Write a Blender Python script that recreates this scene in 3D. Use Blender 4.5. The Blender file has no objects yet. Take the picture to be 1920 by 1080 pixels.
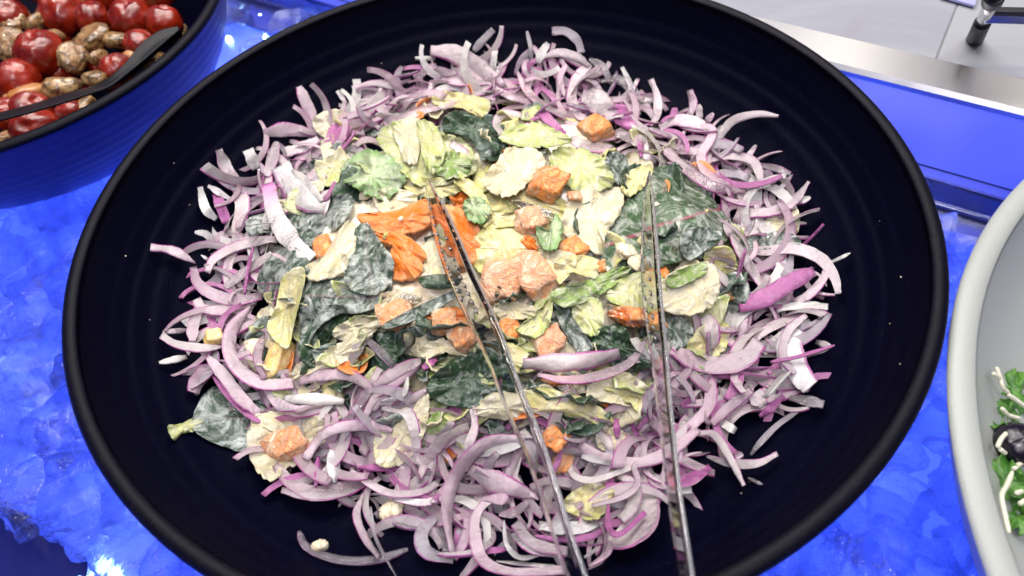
import bpy, bmesh, math, random
import numpy as np
from mathutils import Vector, Matrix, Euler, noise as mnoise

random.seed(7)
RS = np.random.RandomState(11)
sc = bpy.context.scene
COL = sc.collection

# ------------------------------------------------------------------ camera
FPX = 1387.0
CAM = np.array([0, -.2665, .3462])
_yaw, _pitch, _roll = .0151, .9067, -.1122
_f = np.array([math.sin(_yaw)*math.cos(_pitch), math.cos(_yaw)*math.cos(_pitch), -math.sin(_pitch)])
_r = np.cross(_f, [0, 0, 1]); _r /= np.linalg.norm(_r); _u = np.cross(_r, _f)
_r, _u = _r*math.cos(_roll)+_u*math.sin(_roll), -_r*math.sin(_roll)+_u*math.cos(_roll)
cd = bpy.data.cameras.new('camera'); cam = bpy.data.objects.new('camera', cd); COL.objects.link(cam)
cam.matrix_world = Matrix(((_r[0], _u[0], -_f[0], CAM[0]), (_r[1], _u[1], -_f[1], CAM[1]), (_r[2], _u[2], -_f[2], CAM[2]), (0, 0, 0, 1)))
cd.sensor_width = 36; cd.lens = 36*FPX/1920; cd.clip_start = .01; cd.clip_end = 50
cd.dof.use_dof = True; cd.dof.focus_distance = .375; cd.dof.aperture_fstop = 9.0
sc.camera = cam

# ------------------------------------------------------------------ light of the room
W = bpy.data.worlds.new('World'); sc.world = W; W.use_nodes = True
W.node_tree.nodes['Background'].inputs[0].default_value = (.42, .40, .80, 1)
W.node_tree.nodes['Background'].inputs[1].default_value = .14
sc.view_settings.view_transform = 'Standard'; sc.view_settings.look = 'None'
sc.view_settings.exposure = 0; sc.view_settings.gamma = 1
sc.cycles.max_bounces = 10; sc.cycles.transmission_bounces = 8; sc.cycles.transparent_max_bounces = 10
sc.cycles.diffuse_bounces = 3; sc.cycles.glossy_bounces = 4
sc.cycles.caustics_refractive = False; sc.cycles.caustics_reflective = False
sc.cycles.sample_clamp_indirect = 4

def lamp(name, kind, loc, target, power, color, size=.1, **k):
    d = bpy.data.lights.new(name, kind); o = bpy.data.objects.new(name, d); COL.objects.link(o)
    d.energy = power; d.color = color
    if kind == 'AREA': d.size = size
    else: d.shadow_soft_size = size
    for a, b in k.items(): setattr(d, a, b)
    o.location = loc
    o.rotation_euler = (Vector(target)-Vector(loc)).to_track_quat('-Z', 'Y').to_euler()
    return o
# ceiling spots over the buffet: one warm narrow one on the middle of the salad, smaller ones around it
lamp('ceiling_spot', 'SPOT', (.06, .10, 1.25), (.0, .03, .05), 27, (1, .82, .55), .02, spot_size=math.radians(18), spot_blend=1.0)
for _x, _y, _e in ((-.50, .18, 9), (.48, -.12, 9), (-.05, -.55, 10), (-.30, -.25, 3), (.30, .30, 3), (.15, -.30, 3)):
    lamp('ceiling_spot', 'SPOT', (_x, _y, 1.25), (0, .01, .05), _e, (1, .955, .92), .016, spot_size=math.radians(60), spot_blend=.8)
for _x, _y, _e in ((-.42, .95, 4), (.02, 1.10, 4), (.40, .85, 4), (-.12, .72, 4)):
    lamp('ceiling_spot', 'SPOT', (_x, _y, 1.15), (0, .02, .05), _e, (1, .95, .90), .03, spot_size=math.radians(50), spot_blend=.8)
lamp('ceiling_spot', 'SPOT', (.85, .95, 1.5), (.42, .25, .05), 3, (1, .96, .92), .04, spot_size=math.radians(38), spot_blend=.8)
lamp('counter_lamp', 'AREA', (1.5, 2.2, 1.6), (.24, .12, .06), 1.2, (1, .90, .74), .16)
lamp('counter_lamp', 'AREA', (2.1, 1.7, 1.6), (.34, .04, .06), 1.2, (1, .90, .74), .16)
lamp('soft_fill', 'AREA', (.0, -.75, 1.35), (0, .0, 0), 8, (.96, .92, 1), .7)  # unseen soft fill light, added to brighten the salad
for _x, _y in ((.0, .28), (.0, .50), (.0, .74), (.0, .98), (.0, 1.22)):  # unseen strip lights added to put wet sheen on the onion slices
    _l = lamp('sheen_strip', 'AREA', (_x, _y, 1.22), (_x*.6, _y*.6, 0), 5.6, (1, .94, .89), 1.5); _l.data.shape = 'RECTANGLE'; _l.data.size_y = .045

# ------------------------------------------------------------------ geometry of the view, used to stand things on surfaces
BOWL_R, RIM_Z = .21, .085
PR = np.array([0, .06, .11, .14, .165, .182, .193, .200, .203, .204])
PZ = np.array([.012, .0125, .015, .020, .030, .043, .056, .069, .079, .083])
def bowl_in(r): return np.interp(r, PR, PZ, right=.084)
def wob(x, y):
    return (.0028*np.sin(x*61+1.3)*np.cos(y*54+.4)+.0020*np.sin(x*113+y*87+2.)+.0014*np.cos(x*171-y*143+.7))
HC, HR = (-.006, .012), .172
def mass(x, y):
    rho = np.hypot(x-HC[0], (y-HC[1]))/HR
    return .004+.052*(1-rho**2.1)+wob(x, y)
def surf(x, y):
    return np.maximum(bowl_in(np.hypot(x, y))+.001, mass(x, y))
def ray(px, py):
    px = np.asarray(px, float)[..., None]; py = np.asarray(py, float)[..., None]
    return _f+(px-960)/FPX*_r-(py-540)/FPX*_u
def at(px, py, z):
    d = ray(px, py); t = (np.asarray(z)-CAM[2])/d[..., 2]
    return CAM+d*t[..., None]
def onto(px, py, off, sf=surf):
    """points on the surface sf (raised by off metres) seen at these picture positions"""
    px = np.asarray(px, float); z = np.full(px.shape, .05)
    for i in range(16):
        p = at(px, py, z); z = .45*z+.55*(sf(p[..., 0], p[..., 1])+off)
    return at(px, py, z)
def to_px(p):
    q = np.asarray(p)-CAM; w = q@_f
    return 960+FPX*(q@_r)/w, 540-FPX*(q@_u)/w
def crom(P, n, closed=False):
    P = np.asarray(P, float)
    if len(P) == 2 and not closed: P = np.array([P[0], (P[0]+P[1])/2, P[1]])
    if closed: Q = np.vstack([P[-1:], P, P[:2]]); segs = len(P)
    else: Q = np.vstack([2*P[0]-P[1], P, 2*P[-1]-P[-2]]); segs = len(P)-1
    t = np.linspace(0, segs, n, endpoint=not closed); i = np.minimum(t.astype(int), segs-1); s = (t-i)[:, None]
    a, b, c, d = Q[i], Q[i+1], Q[i+2], Q[i+3]
    return .5*((2*b)+(c-a)*s+(2*a-5*b+4*c-d)*s*s+(3*b-a-3*c+d)*s**3)

# ------------------------------------------------------------------ objects and tags
def tag(o, label=None, cat=None, group=None, kind=None):
    if label: o['label'] = label
    if cat: o['category'] = cat
    if group: o['group'] = group
    if kind: o['kind'] = kind
    return o
def link(name, me, mat, parent=None, loc=None):
    o = bpy.data.objects.new(name, me); COL.objects.link(o)
    if mat is not None and not me.materials:
        me.materials.append(mat)
    if loc is not None: o.location = loc
    if parent is not None: o.parent = parent
    return o
def mesh(V, Fc, smooth=True, uv=None, tint=None):
    me = bpy.data.meshes.new('m')
    me.from_pydata([tuple(map(float, v)) for v in V], [], Fc)
    if smooth: me.polygons.foreach_set('use_smooth', [True]*len(me.polygons))
    if uv is not None:
        l = me.uv_layers.new(name='UVMap'); idx = np.empty(len(me.loops), int); me.loops.foreach_get('vertex_index', idx)
        l.data.foreach_set('uv', np.asarray(uv, float)[idx].ravel())
    if tint is not None:
        a = me.color_attributes.new('tint', 'FLOAT_COLOR', 'POINT')
        t = np.ones((len(V), 4)); t[:, :tint.shape[1]] = tint; a.data.foreach_set('color', t.ravel())
    me.update()
    if smooth:
        bm = bmesh.new(); bm.from_mesh(me); bmesh.ops.recalc_face_normals(bm, faces=bm.faces[:]); bm.to_mesh(me); bm.free(); me.update()
    return me
def mesh_obj(name, V, Fc, mat, parent=None, smooth=True, uv=None, tint=None, origin=None):
    V = np.asarray(V, float)
    c = V.mean(0) if origin is None else np.asarray(origin, float)
    me = mesh(V-c, Fc, smooth, uv, tint)
    loc = Vector(c)
    if parent is not None: loc = loc-parent.location
    return link(name, me, mat, parent, loc)
def lathe(prof, n=96):
    V = []; Fc = []
    for (r, z) in prof:
        for k in range(n):
            a = 2*math.pi*k/n; V.append((r*math.cos(a), r*math.sin(a), z))
    for i in range(len(prof)-1):
        for k in range(n):
            Fc.append((i*n+k, i*n+(k+1) % n, (i+1)*n+(k+1) % n, (i+1)*n+k))
    return V, Fc
def box_mesh(V8): return V8, [(0, 3, 2, 1), (4, 5, 6, 7), (0, 1, 5, 4), (1, 2, 6, 5), (2, 3, 7, 6), (3, 0, 4, 7)]
def bev(o, w=.001, s=2):
    m = o.modifiers.new('b', 'BEVEL'); m.width = w; m.segments = s; m.limit_method = 'ANGLE'; return o

# ------------------------------------------------------------------ materials
class NT:
    def __init__(s, name):
        s.m = bpy.data.materials.new(name); s.m.use_nodes = True; s.t = s.m.node_tree; s.t.nodes.clear()
        s.out = s.t.nodes.new('ShaderNodeOutputMaterial')
    def n(s, k, **kw):
        o = s.t.nodes.new('ShaderNode'+k)
        for a, b in kw.items():
            if a.startswith('i_'):
                a = a[2:]; key = int(a) if a.isdigit() else a.replace('_', ' ')
                if isinstance(b, bpy.types.NodeSocket): s.t.links.new(b, o.inputs[key])
                else: o.inputs[key].default_value = b
            else: setattr(o, a, b)
        return o
    def coord(s, which='Object'): return s.n('TexCoord').outputs[which]
    def noise(s, scale, detail=4, rough=.55, vec=None, dist=0):
        o = s.n('TexNoise', i_Scale=scale, i_Detail=detail, i_Roughness=rough, i_Distortion=dist)
        s.t.links.new(vec if vec is not None else s.coord(), o.inputs['Vector']); return o.outputs['Fac']
    def ramp(s, fac, stops):
        o = s.n('ValToRGB'); s.t.links.new(fac, o.inputs[0]); e = o.color_ramp.elements
        while len(e) > 1: e.remove(e[0])
        for k, (p, c) in enumerate(stops):
            x = e[0] if k == 0 else e.new(p)
            x.position = p; x.color = (c, c, c, 1) if isinstance(c, (int, float)) else (*c[:3], 1)
        return o.outputs[0]
    def mix(s, fac, a, b, mode='MIX'):
        o = s.n('MixRGB', blend_type=mode)
        for k, v in enumerate((fac, a, b)):
            if isinstance(v, bpy.types.NodeSocket): s.t.links.new(v, o.inputs[k])
            elif k == 0: o.inputs[0].default_value = v
            else: o.inputs[k].default_value = (*v[:3], 1) if not isinstance(v, (int, float)) else (v, v, v, 1)
        return o.outputs[0]
    def math(s, op, a, b=None, clamp=False):
        o = s.n('Math', operation=op, use_clamp=clamp)
        for k, v in enumerate((a, b)):
            if v is None: continue
            if isinstance(v, bpy.types.NodeSocket): s.t.links.new(v, o.inputs[k])
            else: o.inputs[k].default_value = v
        return o.outputs[0]
    def bump(s, h, strength=.4, dist=.001, normal=None):
        o = s.n('Bump', i_Strength=strength, i_Distance=dist, i_Height=h)
        if normal is not None: s.t.links.new(normal, o.inputs['Normal'])
        return o.outputs[0]
    def bsdf(s, color, rough=.5, normal=None, **kw):
        o = s.n('BsdfPrincipled')
        def put(k, v):
            if isinstance(v, bpy.types.NodeSocket): s.t.links.new(v, o.inputs[k])
            elif k in ('Base Color', 'Emission Color', 'Coat Tint', 'Specular Tint'): o.inputs[k].default_value = (*v[:3], 1)
            else: o.inputs[k].default_value = v
        put('Base Color', color); put('Roughness', rough)
        if normal is not None: put('Normal', normal)
        for k, v in kw.items(): put(k.replace('_', ' '), v)
        return o.outputs[0]
    def wet(s, sh, normal, rough=.12, ior=1.5, mask=None):
        fr = s.n('Fresnel', i_IOR=ior); s.t.links.new(normal, fr.inputs['Normal'])
        g = s.n('BsdfGlossy', i_Roughness=rough); s.t.links.new(normal, g.inputs['Normal'])
        f = fr.outputs[0] if mask is None else s.math('MULTIPLY', fr.outputs[0], mask, True)
        m_ = s.n('MixShader'); s.t.links.new(f, m_.inputs[0]); s.t.links.new(sh, m_.inputs[1]); s.t.links.new(g.outputs[0], m_.inputs[2]); return m_.outputs[0]
    def done(s, sh):
        s.t.links.new(sh, s.out.inputs[0]); return s.m

def onion_mat(name, flesh, pink, skin, clear, sparkle=1.0):
    m = NT(name)
    tint = m.n('Attribute', attribute_name='tint').outputs['Color']
    sep = m.n('SeparateColor'); m.t.links.new(tint, sep.inputs[0]); S, P, B = sep.outputs[0], sep.outputs[1], sep.outputs[2]
    uv = m.coord('UV')
    mp = m.n('Mapping'); m.t.links.new(uv, mp.inputs[0]); mp.inputs['Scale'].default_value = (2.2, 11, 1)
    lines = m.noise(3.2, 5, .6, mp.outputs[0])
    n1 = m.noise(170, 3)
    pk = m.math('ADD', m.math('MULTIPLY', m.ramp(n1, [(.35, 0.), (.7, 1.)]), .35), m.math('MULTIPLY', P, 1.0), True)
    c = m.mix(pk, flesh, pink)
    rnd_ = m.n('ObjectInfo').outputs['Random']
    c = m.mix(m.math('MULTIPLY', m.ramp(rnd_, [(.45, 0.), (1., 1.)]), .55), c, tuple(v*k for v, k in zip(flesh, (.97, .95, .84))))
    c = m.mix(m.math('MULTIPLY', m.ramp(m.noise(60, 3), [(.45, 0.), (.7, 1.)]), .30), c, tuple(v*.95 for v in pink))
    c = m.mix(m.math('MULTIPLY', m.ramp(lines, [(.42, 0.), (.60, 1.)]), .6), c, tuple(min(1, v*1.12) for v in flesh))
    vein = m.math('MULTIPLY', m.ramp(lines, [(.60, 0.), (.68, 1.)]), P)
    c = m.mix(m.math('MULTIPLY', vein, .55), c, skin)
    sk = m.mix(m.ramp(lines, [(.35, 0.), (.65, 1.)]), skin, tuple(min(1, v*1.9+.06) for v in skin))
    c = m.mix(m.math('MULTIPLY', S, .95, True), c, sk)
    bn = m.bump(m.noise(430, 2, .5), .40*sparkle, .0010)
    bn = m.bump(lines, .45, .0010, bn); bn = m.bump(m.noise(110, 2), .55, .004, bn)
    sh = m.bsdf(c, .28, bn, Specular_IOR_Level=.4)
    tr = m.n('BsdfTranslucent'); m.t.links.new(c, tr.inputs[0])
    mx = m.n('MixShader', i_0=.25); m.t.links.new(sh, mx.inputs[1]); m.t.links.new(tr.outputs[0], mx.inputs[2])
    tp = m.n('BsdfTransparent', i_0=(.93, .9, .93, 1))
    k = m.math('MULTIPLY', m.math('ADD', clear, m.math('MULTIPLY', B, .5)), m.math('SUBTRACT', 1., m.math('MULTIPLY', S, .8)))
    m2 = m.n('MixShader', i_0=k); m.t.links.new(mx.outputs[0], m2.inputs[1]); m.t.links.new(tp.outputs[0], m2.inputs[2])
    wm = m.math('ADD', m.math('MULTIPLY', m.ramp(m.noise(90, 3), [(.4, 0.), (.62, 1.)]), 1.4), .6)
    return m.done(m.wet(m2.outputs[0], bn, .12, 1.5, wm))
M = {}
M['onion_pink'] = onion_mat('onion_pink', (.94, .85, .89), (.88, .53, .73), (.30, .015, .22), .24)
M['onion_pale'] = onion_mat('onion_pale', (.95, .90, .91), (.90, .68, .80), (.34, .02, .26), .22)
M['onion_white'] = onion_mat('onion_white', (.88, .88, .88), (.84, .79, .83), (.40, .07, .32), .03, .5)
M['onion_glass'] = onion_mat('onion_glass', (.74, .71, .78), (.66, .56, .68), (.28, .06, .26), .42, 1.6)

def leaf_mat(name, base, vein, dress, amount, dcol=(.74, .72, .60), vscale=9, vmix=.5, rough=.38, edge=None, transl=.2, fine=1., ribw=1.):
    m = NT(name)
    uv = m.coord('UV'); sx = m.n('SeparateXYZ'); m.t.links.new(uv, sx.inputs[0])
    tint = m.n('Attribute', attribute_name='tint').outputs['Color']; sep = m.n('SeparateColor'); m.t.links.new(tint, sep.inputs[0])
    av = m.math('ABSOLUTE', m.math('SUBTRACT', sx.outputs[1], .5))
    wob = m.noise(85, 4)
    ph = m.math('ADD', m.math('SUBTRACT', sx.outputs[0], m.math('MULTIPLY', av, .9)), m.math('MULTIPLY', wob, .55))
    side = m.math('ABSOLUTE', m.math('SINE', m.math('MULTIPLY', ph, vscale*2.2)))
    side = m.math('MULTIPLY', m.ramp(side, [(.0, 1.), (.22, 0.)]), m.ramp(m.noise(50, 3), [(.42, 0.), (.62, 1.)]))
    rib = m.ramp(m.math('ABSOLUTE', m.math('ADD', m.math('SUBTRACT', sx.outputs[1], .5), m.math('MULTIPLY', m.math('SUBTRACT', m.noise(40, 2), .5), .16))), [(.008*ribw, 1.), (.024*ribw, 0.)])
    v = m.math('MAXIMUM', m.math('MULTIPLY', side, .55), rib)
    n1 = m.noise(90, 5, .65, dist=1.2); n2 = m.noise(420, 4, .7); n3 = m.noise(35, 3)
    c = m.mix(m.ramp(n1, [(.3, 0.), (.72, 1.)]), base[0], base[1])
    c = m.mix(m.math('MULTIPLY', m.ramp(n3, [(.48, 0.), (.66, 1.)]), .7), c, base[2] if len(base) > 2 else base[1])
    if edge: c = m.mix(m.math('MULTIPLY', sep.outputs[0], .75), c, edge)
    c = m.mix(m.math('MULTIPLY', v, vmix), c, vein)
    dn = m.noise(75, 7, .62, dist=2.2)
    d = m.ramp(m.math('ADD', dn, m.math('MULTIPLY', m.math('SUBTRACT', n2, .5), .28)), [(max(0, .62-amount), 0.), (min(1, .62-amount+.17), 1.)])
    c = m.mix(m.math('MULTIPLY', d, dress), c, dcol)
    hgt = m.math('ADD', m.math('MULTIPLY', d, .7), m.math('ADD', m.math('MULTIPLY', n2, .5), m.math('ADD', m.math('MULTIPLY', n1, .8), m.math('MULTIPLY', v, .4))))
    bn = m.bump(hgt, .5*fine, .0018); bn = m.bump(m.noise(480, 3, .6), .22, .0010, bn)
    sh = m.bsdf(c, rough, bn, Specular_IOR_Level=.4)
    tr = m.n('BsdfTranslucent'); m.t.links.new(c, tr.inputs[0])
    mx = m.n('MixShader', i_0=transl); m.t.links.new(sh, mx.inputs[1]); m.t.links.new(tr.outputs[0], mx.inputs[2])
    wm = m.math('ADD', m.math('MULTIPLY', d, .6), .6)
    return m.done(m.wet(mx.outputs[0], bn, .12, 1.55, wm))
M['kale'] = leaf_mat('kale', [(.012, .035, .018), (.035, .085, .035), (.02, .05, .04)], (.16, .26, .15), .78, .10, (.42, .48, .46), 12, .35, transl=.05)
M['kale_milky'] = leaf_mat('kale_milky', [(.02, .05, .03), (.06, .11, .07), (.03, .06, .05)], (.30, .10, .17), .88, .20, (.47, .52, .50), 10, .25, transl=.05)
M['kale_red_vein'] = leaf_mat('kale_red_vein', [(.018, .06, .02), (.05, .12, .04), (.03, .08, .04)], (.34, .05, .12), .78, .17, (.50, .56, .50), 5, .8, transl=.05)
M['lettuce_cream'] = leaf_mat('lettuce_cream', [(.80, .73, .45), (.85, .80, .60), (.74, .68, .34)], (.90, .86, .70), .8, .20, (.88, .84, .70), 8, .3)
M['lettuce_yellow'] = leaf_mat('lettuce_yellow', [(.78, .70, .30), (.84, .77, .45), (.68, .66, .20)], (.90, .85, .62), .7, .17, (.88, .83, .66), 8, .35, edge=(.62, .66, .20))
M['lettuce_green'] = leaf_mat('lettuce_green', [(.60, .64, .24), (.76, .76, .46), (.46, .56, .12)], (.86, .84, .62), .7, .19, (.84, .83, .68), 9, .4, edge=(.34, .48, .09))
M['lettuce_mint'] = leaf_mat('lettuce_mint', [(.40, .55, .28), (.60, .70, .48), (.20, .38, .10)], (.70, .76, .60), .7, .13, (.72, .77, .66), 9, .4, edge=(.12, .34, .06))
M['frill_green'] = leaf_mat('frill_green', [(.22, .38, .08), (.42, .54, .18), (.14, .30, .05)], (.62, .70, .40), .8, .17, (.75, .78, .64), 10, .4)
M['carrot_sheet'] = leaf_mat('carrot_sheet', [(.84, .17, .012), (.88, .25, .03), (.76, .20, .04)], (.86, .36, .10), .6, .05, (.85, .56, .36), 16, .35, edge=(.85, .40, .16))

def chunk_mat(name, a, b, dcol, amount, dress=.8):
    m = NT(name)
    mp = m.n('Mapping'); m.t.links.new(m.coord(), mp.inputs[0]); mp.inputs['Scale'].default_value = (1, 1, .22)
    g = m.noise(420, 4, .6, mp.outputs[0])
    c = m.mix(m.ramp(g, [(.35, 0.), (.68, 1.)]), a, b)
    dn = m.noise(80, 6, .65, dist=2.2)
    n2 = m.noise(600, 3, .7)
    d = m.ramp(m.math('ADD', dn, m.math('MULTIPLY', m.math('SUBTRACT', n2, .5), .3)), [(.60-amount, 0.), (.60-amount+.2, 1.)])
    c = m.mix(m.math('MULTIPLY', d, dress), c, dcol)
    bn = m.bump(m.math('ADD', m.math('MULTIPLY', d, .9), m.math('ADD', m.math('MULTIPLY', g, .8), m.noise(150, 4, .6))), .85, .0015)
    return m.done(m.bsdf(c, .36, bn, Coat_Weight=1., Coat_Roughness=.14, Coat_Normal=bn, Subsurface_Weight=.12, Subsurface_Radius=(.004, .0016, .0006), Subsurface_Scale=1.))
M['carrot'] = chunk_mat('carrot', (.78, .20, .03), (.86, .34, .08), (.88, .66, .46), .15, .8)
M['carrot_dressed'] = chunk_mat('carrot_dressed', (.84, .28, .07), (.86, .42, .19), (.88, .68, .50), .20, .75)
M['salmon_chunk'] = chunk_mat('salmon_chunk', (.84, .30, .13), (.88, .46, .26), (.90, .72, .56), .19, .8)
M['yellow_chunk'] = chunk_mat('yellow_chunk', (.80, .56, .16), (.84, .66, .34), (.84, .76, .56), .08)
M['cream_chunk'] = chunk_mat('cream_chunk', (.78, .66, .44), (.80, .72, .54), (.84, .78, .62), .10)
M['dressing'] = leaf_mat('dressing', [(.40, .36, .22), (.66, .60, .42), (.07, .10, .05)], (.6, .6, .5), .8, .10, (.66, .60, .46), 3, .0, rough=.3, transl=0.)

m = NT('cream_dressing'); n1 = m.noise(120, 4, .6, dist=1.); n2 = m.noise(40, 3)
c = m.mix(m.ramp(n1, [(.35, 0.), (.7, 1.)]), (.86, .79, .62), (.90, .86, .74)); c = m.mix(m.math('MULTIPLY', m.ramp(n2, [(.5, 0.), (.65, 1.)]), .4), c, (.86, .62, .42))
bn = m.bump(m.noise(260, 4, .6), .35, .0014)
M['cream'] = m.done(m.bsdf(c, .3, bn, Coat_Weight=1., Coat_Roughness=.12, Coat_Normal=bn))
# ------------------------------------------------------------------ the setting: counter, steel edge, blue lit well with ice
ED = np.array([-.808, .589, 0]); EN = np.array([.589, .808, 0])       # along and across the counter edge
def strip_mesh(name, prof, a0, a1, mat, kind=None, label=None, cat=None, n=2, thick=None):
    """prof: (s, z) across the edge; swept along ED"""
    V = []; Fc = []
    K = len(prof)
    for i in range(n):
        a = a0+(a1-a0)*i/(n-1)
        for s_, z in prof: V.append(EN*s_+ED*a+np.array([0, 0, z]))
    for i in range(n-1):
        for k in range(K-1): Fc.append((i*K+k, i*K+k+1, (i+1)*K+k+1, (i+1)*K+k))
    o = mesh_obj(name, V, Fc, mat, smooth=False)
    if thick: md = o.modifiers.new('t', 'SOLIDIFY'); md.thickness = thick; md.offset = -1
    return tag(o, label, cat, None, kind)

m = NT('marble'); v = m.noise(3.2, 6, .5, dist=1.2); v2 = m.noise(9, 5, .55, dist=1)
c = m.mix(m.ramp(v, [(.44, 0.), (.50, 1.), (.56, 0.)]), (.31, .32, .35), (.255, .265, .305))
c = m.mix(m.ramp(v2, [(.60, 0.), (.72, .45)]), c, (.23, .225, .26))
M['marble'] = m.done(m.bsdf(c, .42, None, Specular_IOR_Level=.3))
m = NT('brushed_steel')
mp = m.n('Mapping'); m.t.links.new(m.coord(), mp.inputs[0]); mp.vector_type = 'POINT'; mp.inputs['Rotation'].default_value = (0, 0, math.radians(36.1)); mp.inputs['Scale'].default_value = (8, 700, 1)
g = m.noise(1., 3, .6, mp.outputs[0])
sm = m.noise(30, 4, .6)
M['steel'] = m.done(m.bsdf((.70, .70, .72), m.math('ADD', m.math('MULTIPLY', g, .08), .26), None, Metallic=1.))
M['steel_wet'] = (lambda m: m.done(m.bsdf((.42, .44, .55), .22, m.bump(m.noise(45, 3), .25, .003), Metallic=1.)))(NT('steel_wet'))
def emit_mat(name, col, strength, glossy=.35):
    m = NT(name)
    n_ = m.noise(7, 2, .5)
    e = m.mix(m.ramp(n_, [(.3, 0.), (.7, 1.)]), tuple(x*.78 for x in col), col)
    e = m.mix(m.ramp(m.noise(11, 1, .5), [(.5, 0.), (.75, .8)]), e, (min(1, col[0]*2.3), min(1, col[1]*1.9), col[2]))  # violet patches: lamp reflections put into the glow colour
    return m.done(m.bsdf((.10, .12, .5), glossy, None, Emission_Color=e, Emission_Strength=strength))
M['lit_wall_glow'] = emit_mat('lit_wall_glow', (.085, .12, 1.0), .95)  # steel wall; its blue lighting is put into the emission
M['lit_step_glow'] = emit_mat('lit_step_glow', (.018, .035, .42), .8)  # well step; its dimmer blue lighting is put into the emission
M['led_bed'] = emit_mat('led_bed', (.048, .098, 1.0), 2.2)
m = NT('tray_unlit'); M['unlit_tray'] = m.done(m.bsdf((.01, .012, .06), .25, m.bump(m.noise(30, 3), .2, .003), Specular_IOR_Level=.2, Emission_Color=(.002, .005, .12), Emission_Strength=.8))  # unlit tray: dimness put into a dark base and faint glow

TOPZ = .06
# marble slabs of the counter: two slabs with a fine joint
ctr = bpy.data.objects.new('marble_counter', None); COL.objects.link(ctr); ctr.location = (.4, .6, TOPZ-.02); tag(ctr, kind='structure')
ja = float(at(1760, 100, TOPZ) @ ED)
for a0, a1 in ((ja+.0003, 2.2), (-2.2, ja-.0003)):
    s0, s1 = .2345, 1.6
    P4 = [EN*s0+ED*a0, EN*s0+ED*a1, EN*s1+ED*a1, EN*s1+ED*a0]
    V = [p+np.array([0, 0, TOPZ-.03]) for p in P4]+[p+np.array([0, 0, TOPZ]) for p in P4]
    o = mesh_obj('marble_slab', *box_mesh(V), M['marble'], ctr, smooth=False); bev(o, .0008)
_g = [EN*(.2345)+ED*(ja-.0003), EN*1.6+ED*(ja-.0003), EN*1.6+ED*(ja+.0003), EN*.2345+ED*(ja+.0003)]
M['grout'] = (lambda m: m.done(m.bsdf((.20, .20, .21), .7)))(NT('grout'))
o = mesh_obj('joint', *box_mesh([p+np.array([0, 0, TOPZ-.02]) for p in _g]+[p+np.array([0, 0, TOPZ-.0004]) for p in _g]), M['grout'], ctr, smooth=False)
strip_mesh('counter_base', [(.30, TOPZ-.032), (.30, -.30), (1.6, -.30)], -2.2, 2.2, M['marble'], 'structure')
# stainless trim: flat band with a thin bright return into the well
strip_mesh('steel_trim', [(.2335, TOPZ+.0015), (.2065, TOPZ+.0015), (.2050, TOPZ-.0005), (.2050, TOPZ-.003)], -2.0, 2.0, M['steel'], label='brushed stainless steel band along the edge of the marble counter', cat='metal trim', thick=.0012)
strip_mesh('well_wall', [(.2050, TOPZ-.0035), (.2065, .007)], -2.0, 2.0, M['lit_wall_glow'], 'structure')
strip_mesh('well_step', [(.2060, .006), (.1985, .0045)], -2.0, 2.0, M['lit_step_glow'], 'structure')
strip_mesh('drain_lip', [(.1985, .0052), (.1970, .0052), (.1965, .0040), (.1925, -.006), (.1900, -.0065)], -2.0, 2.0, M['steel_wet'], label='blue lit steel lip at the foot of the well wall', cat='metal trim', thick=.0008)
strip_mesh('well_tray', [(.1900, -.0085), (.160, -.0095)], -2.0, 2.0, M['steel_wet'], 'structure')
# glowing bed under the ice; a dark sheet over its lower left paints the unlit tray
gx0 = at(0, 935, -.012)[:2]; gx1 = at(300, 1100, -.012)[:2]
n_ = 60; V = []; Fc = []
for i in range(n_+1):
    for k in range(n_+1):
        p = EN*(.163-1.6*(i/n_)**1.0)+ED*(-1.6+3.2*k/n_); V.append((p[0], p[1], -.014))
for i in range(n_):
    for k in range(n_): Fc.append((i*(n_+1)+k, i*(n_+1)+k+1, (i+1)*(n_+1)+k+1, (i+1)*(n_+1)+k))
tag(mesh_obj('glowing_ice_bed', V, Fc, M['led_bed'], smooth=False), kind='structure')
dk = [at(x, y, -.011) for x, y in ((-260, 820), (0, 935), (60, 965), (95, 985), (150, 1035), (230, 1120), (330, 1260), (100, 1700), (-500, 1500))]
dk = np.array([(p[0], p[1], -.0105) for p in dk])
tag(mesh_obj('unlit_tray_corner', np.vstack([dk, dk-[0, 0, .003]]), [tuple(range(9))[::-1], tuple(range(9, 18))]+[(i, (i+1) % 9, 9+(i+1) % 9, 9+i) for i in range(9)], M['unlit_tray'], smooth=False), kind='structure')

# melting ice: clear chunks frozen together over the glowing bed
m = NT('ice')
rg = m.math('ABSOLUTE', m.math('SUBTRACT', m.noise(42, 5, .6, dist=1.6), .5))
g1 = m.bump(rg, .65, .006); g1 = m.bump(m.noise(170, 3, .6, dist=.8), .28, .002, g1)
gl = m.n('BsdfPrincipled'); m.t.links.new(g1, gl.inputs['Normal'])
gl.inputs['Base Color'].default_value = (.92, .95, 1, 1); gl.inputs['Transmission Weight'].default_value = 1; gl.inputs['Roughness'].default_value = .045; gl.inputs['IOR'].default_value = 1.31
gl.inputs['Coat Weight'].default_value = .6; gl.inputs['Coat Roughness'].default_value = .05; m.t.links.new(g1, gl.inputs['Coat Normal'])
fr = m.n('BsdfTranslucent', i_0=(.75, .85, 1, 1)); mk = m.ramp(m.noise(60, 5, .65, dist=2), [(.56, 0.), (.72, .5)])
mx = m.n('MixShader'); m.t.links.new(mk, mx.inputs[0]); m.t.links.new(gl.outputs[0], mx.inputs[1]); m.t.links.new(fr.outputs[0], mx.inputs[2])
tp = m.n('BsdfTransparent', i_0=(.90, .94, 1, 1)); m2 = m.n('MixShader', i_0=.42); m.t.links.new(mx.outputs[0], m2.inputs[1]); m.t.links.new(tp.outputs[0], m2.inputs[2])
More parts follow.
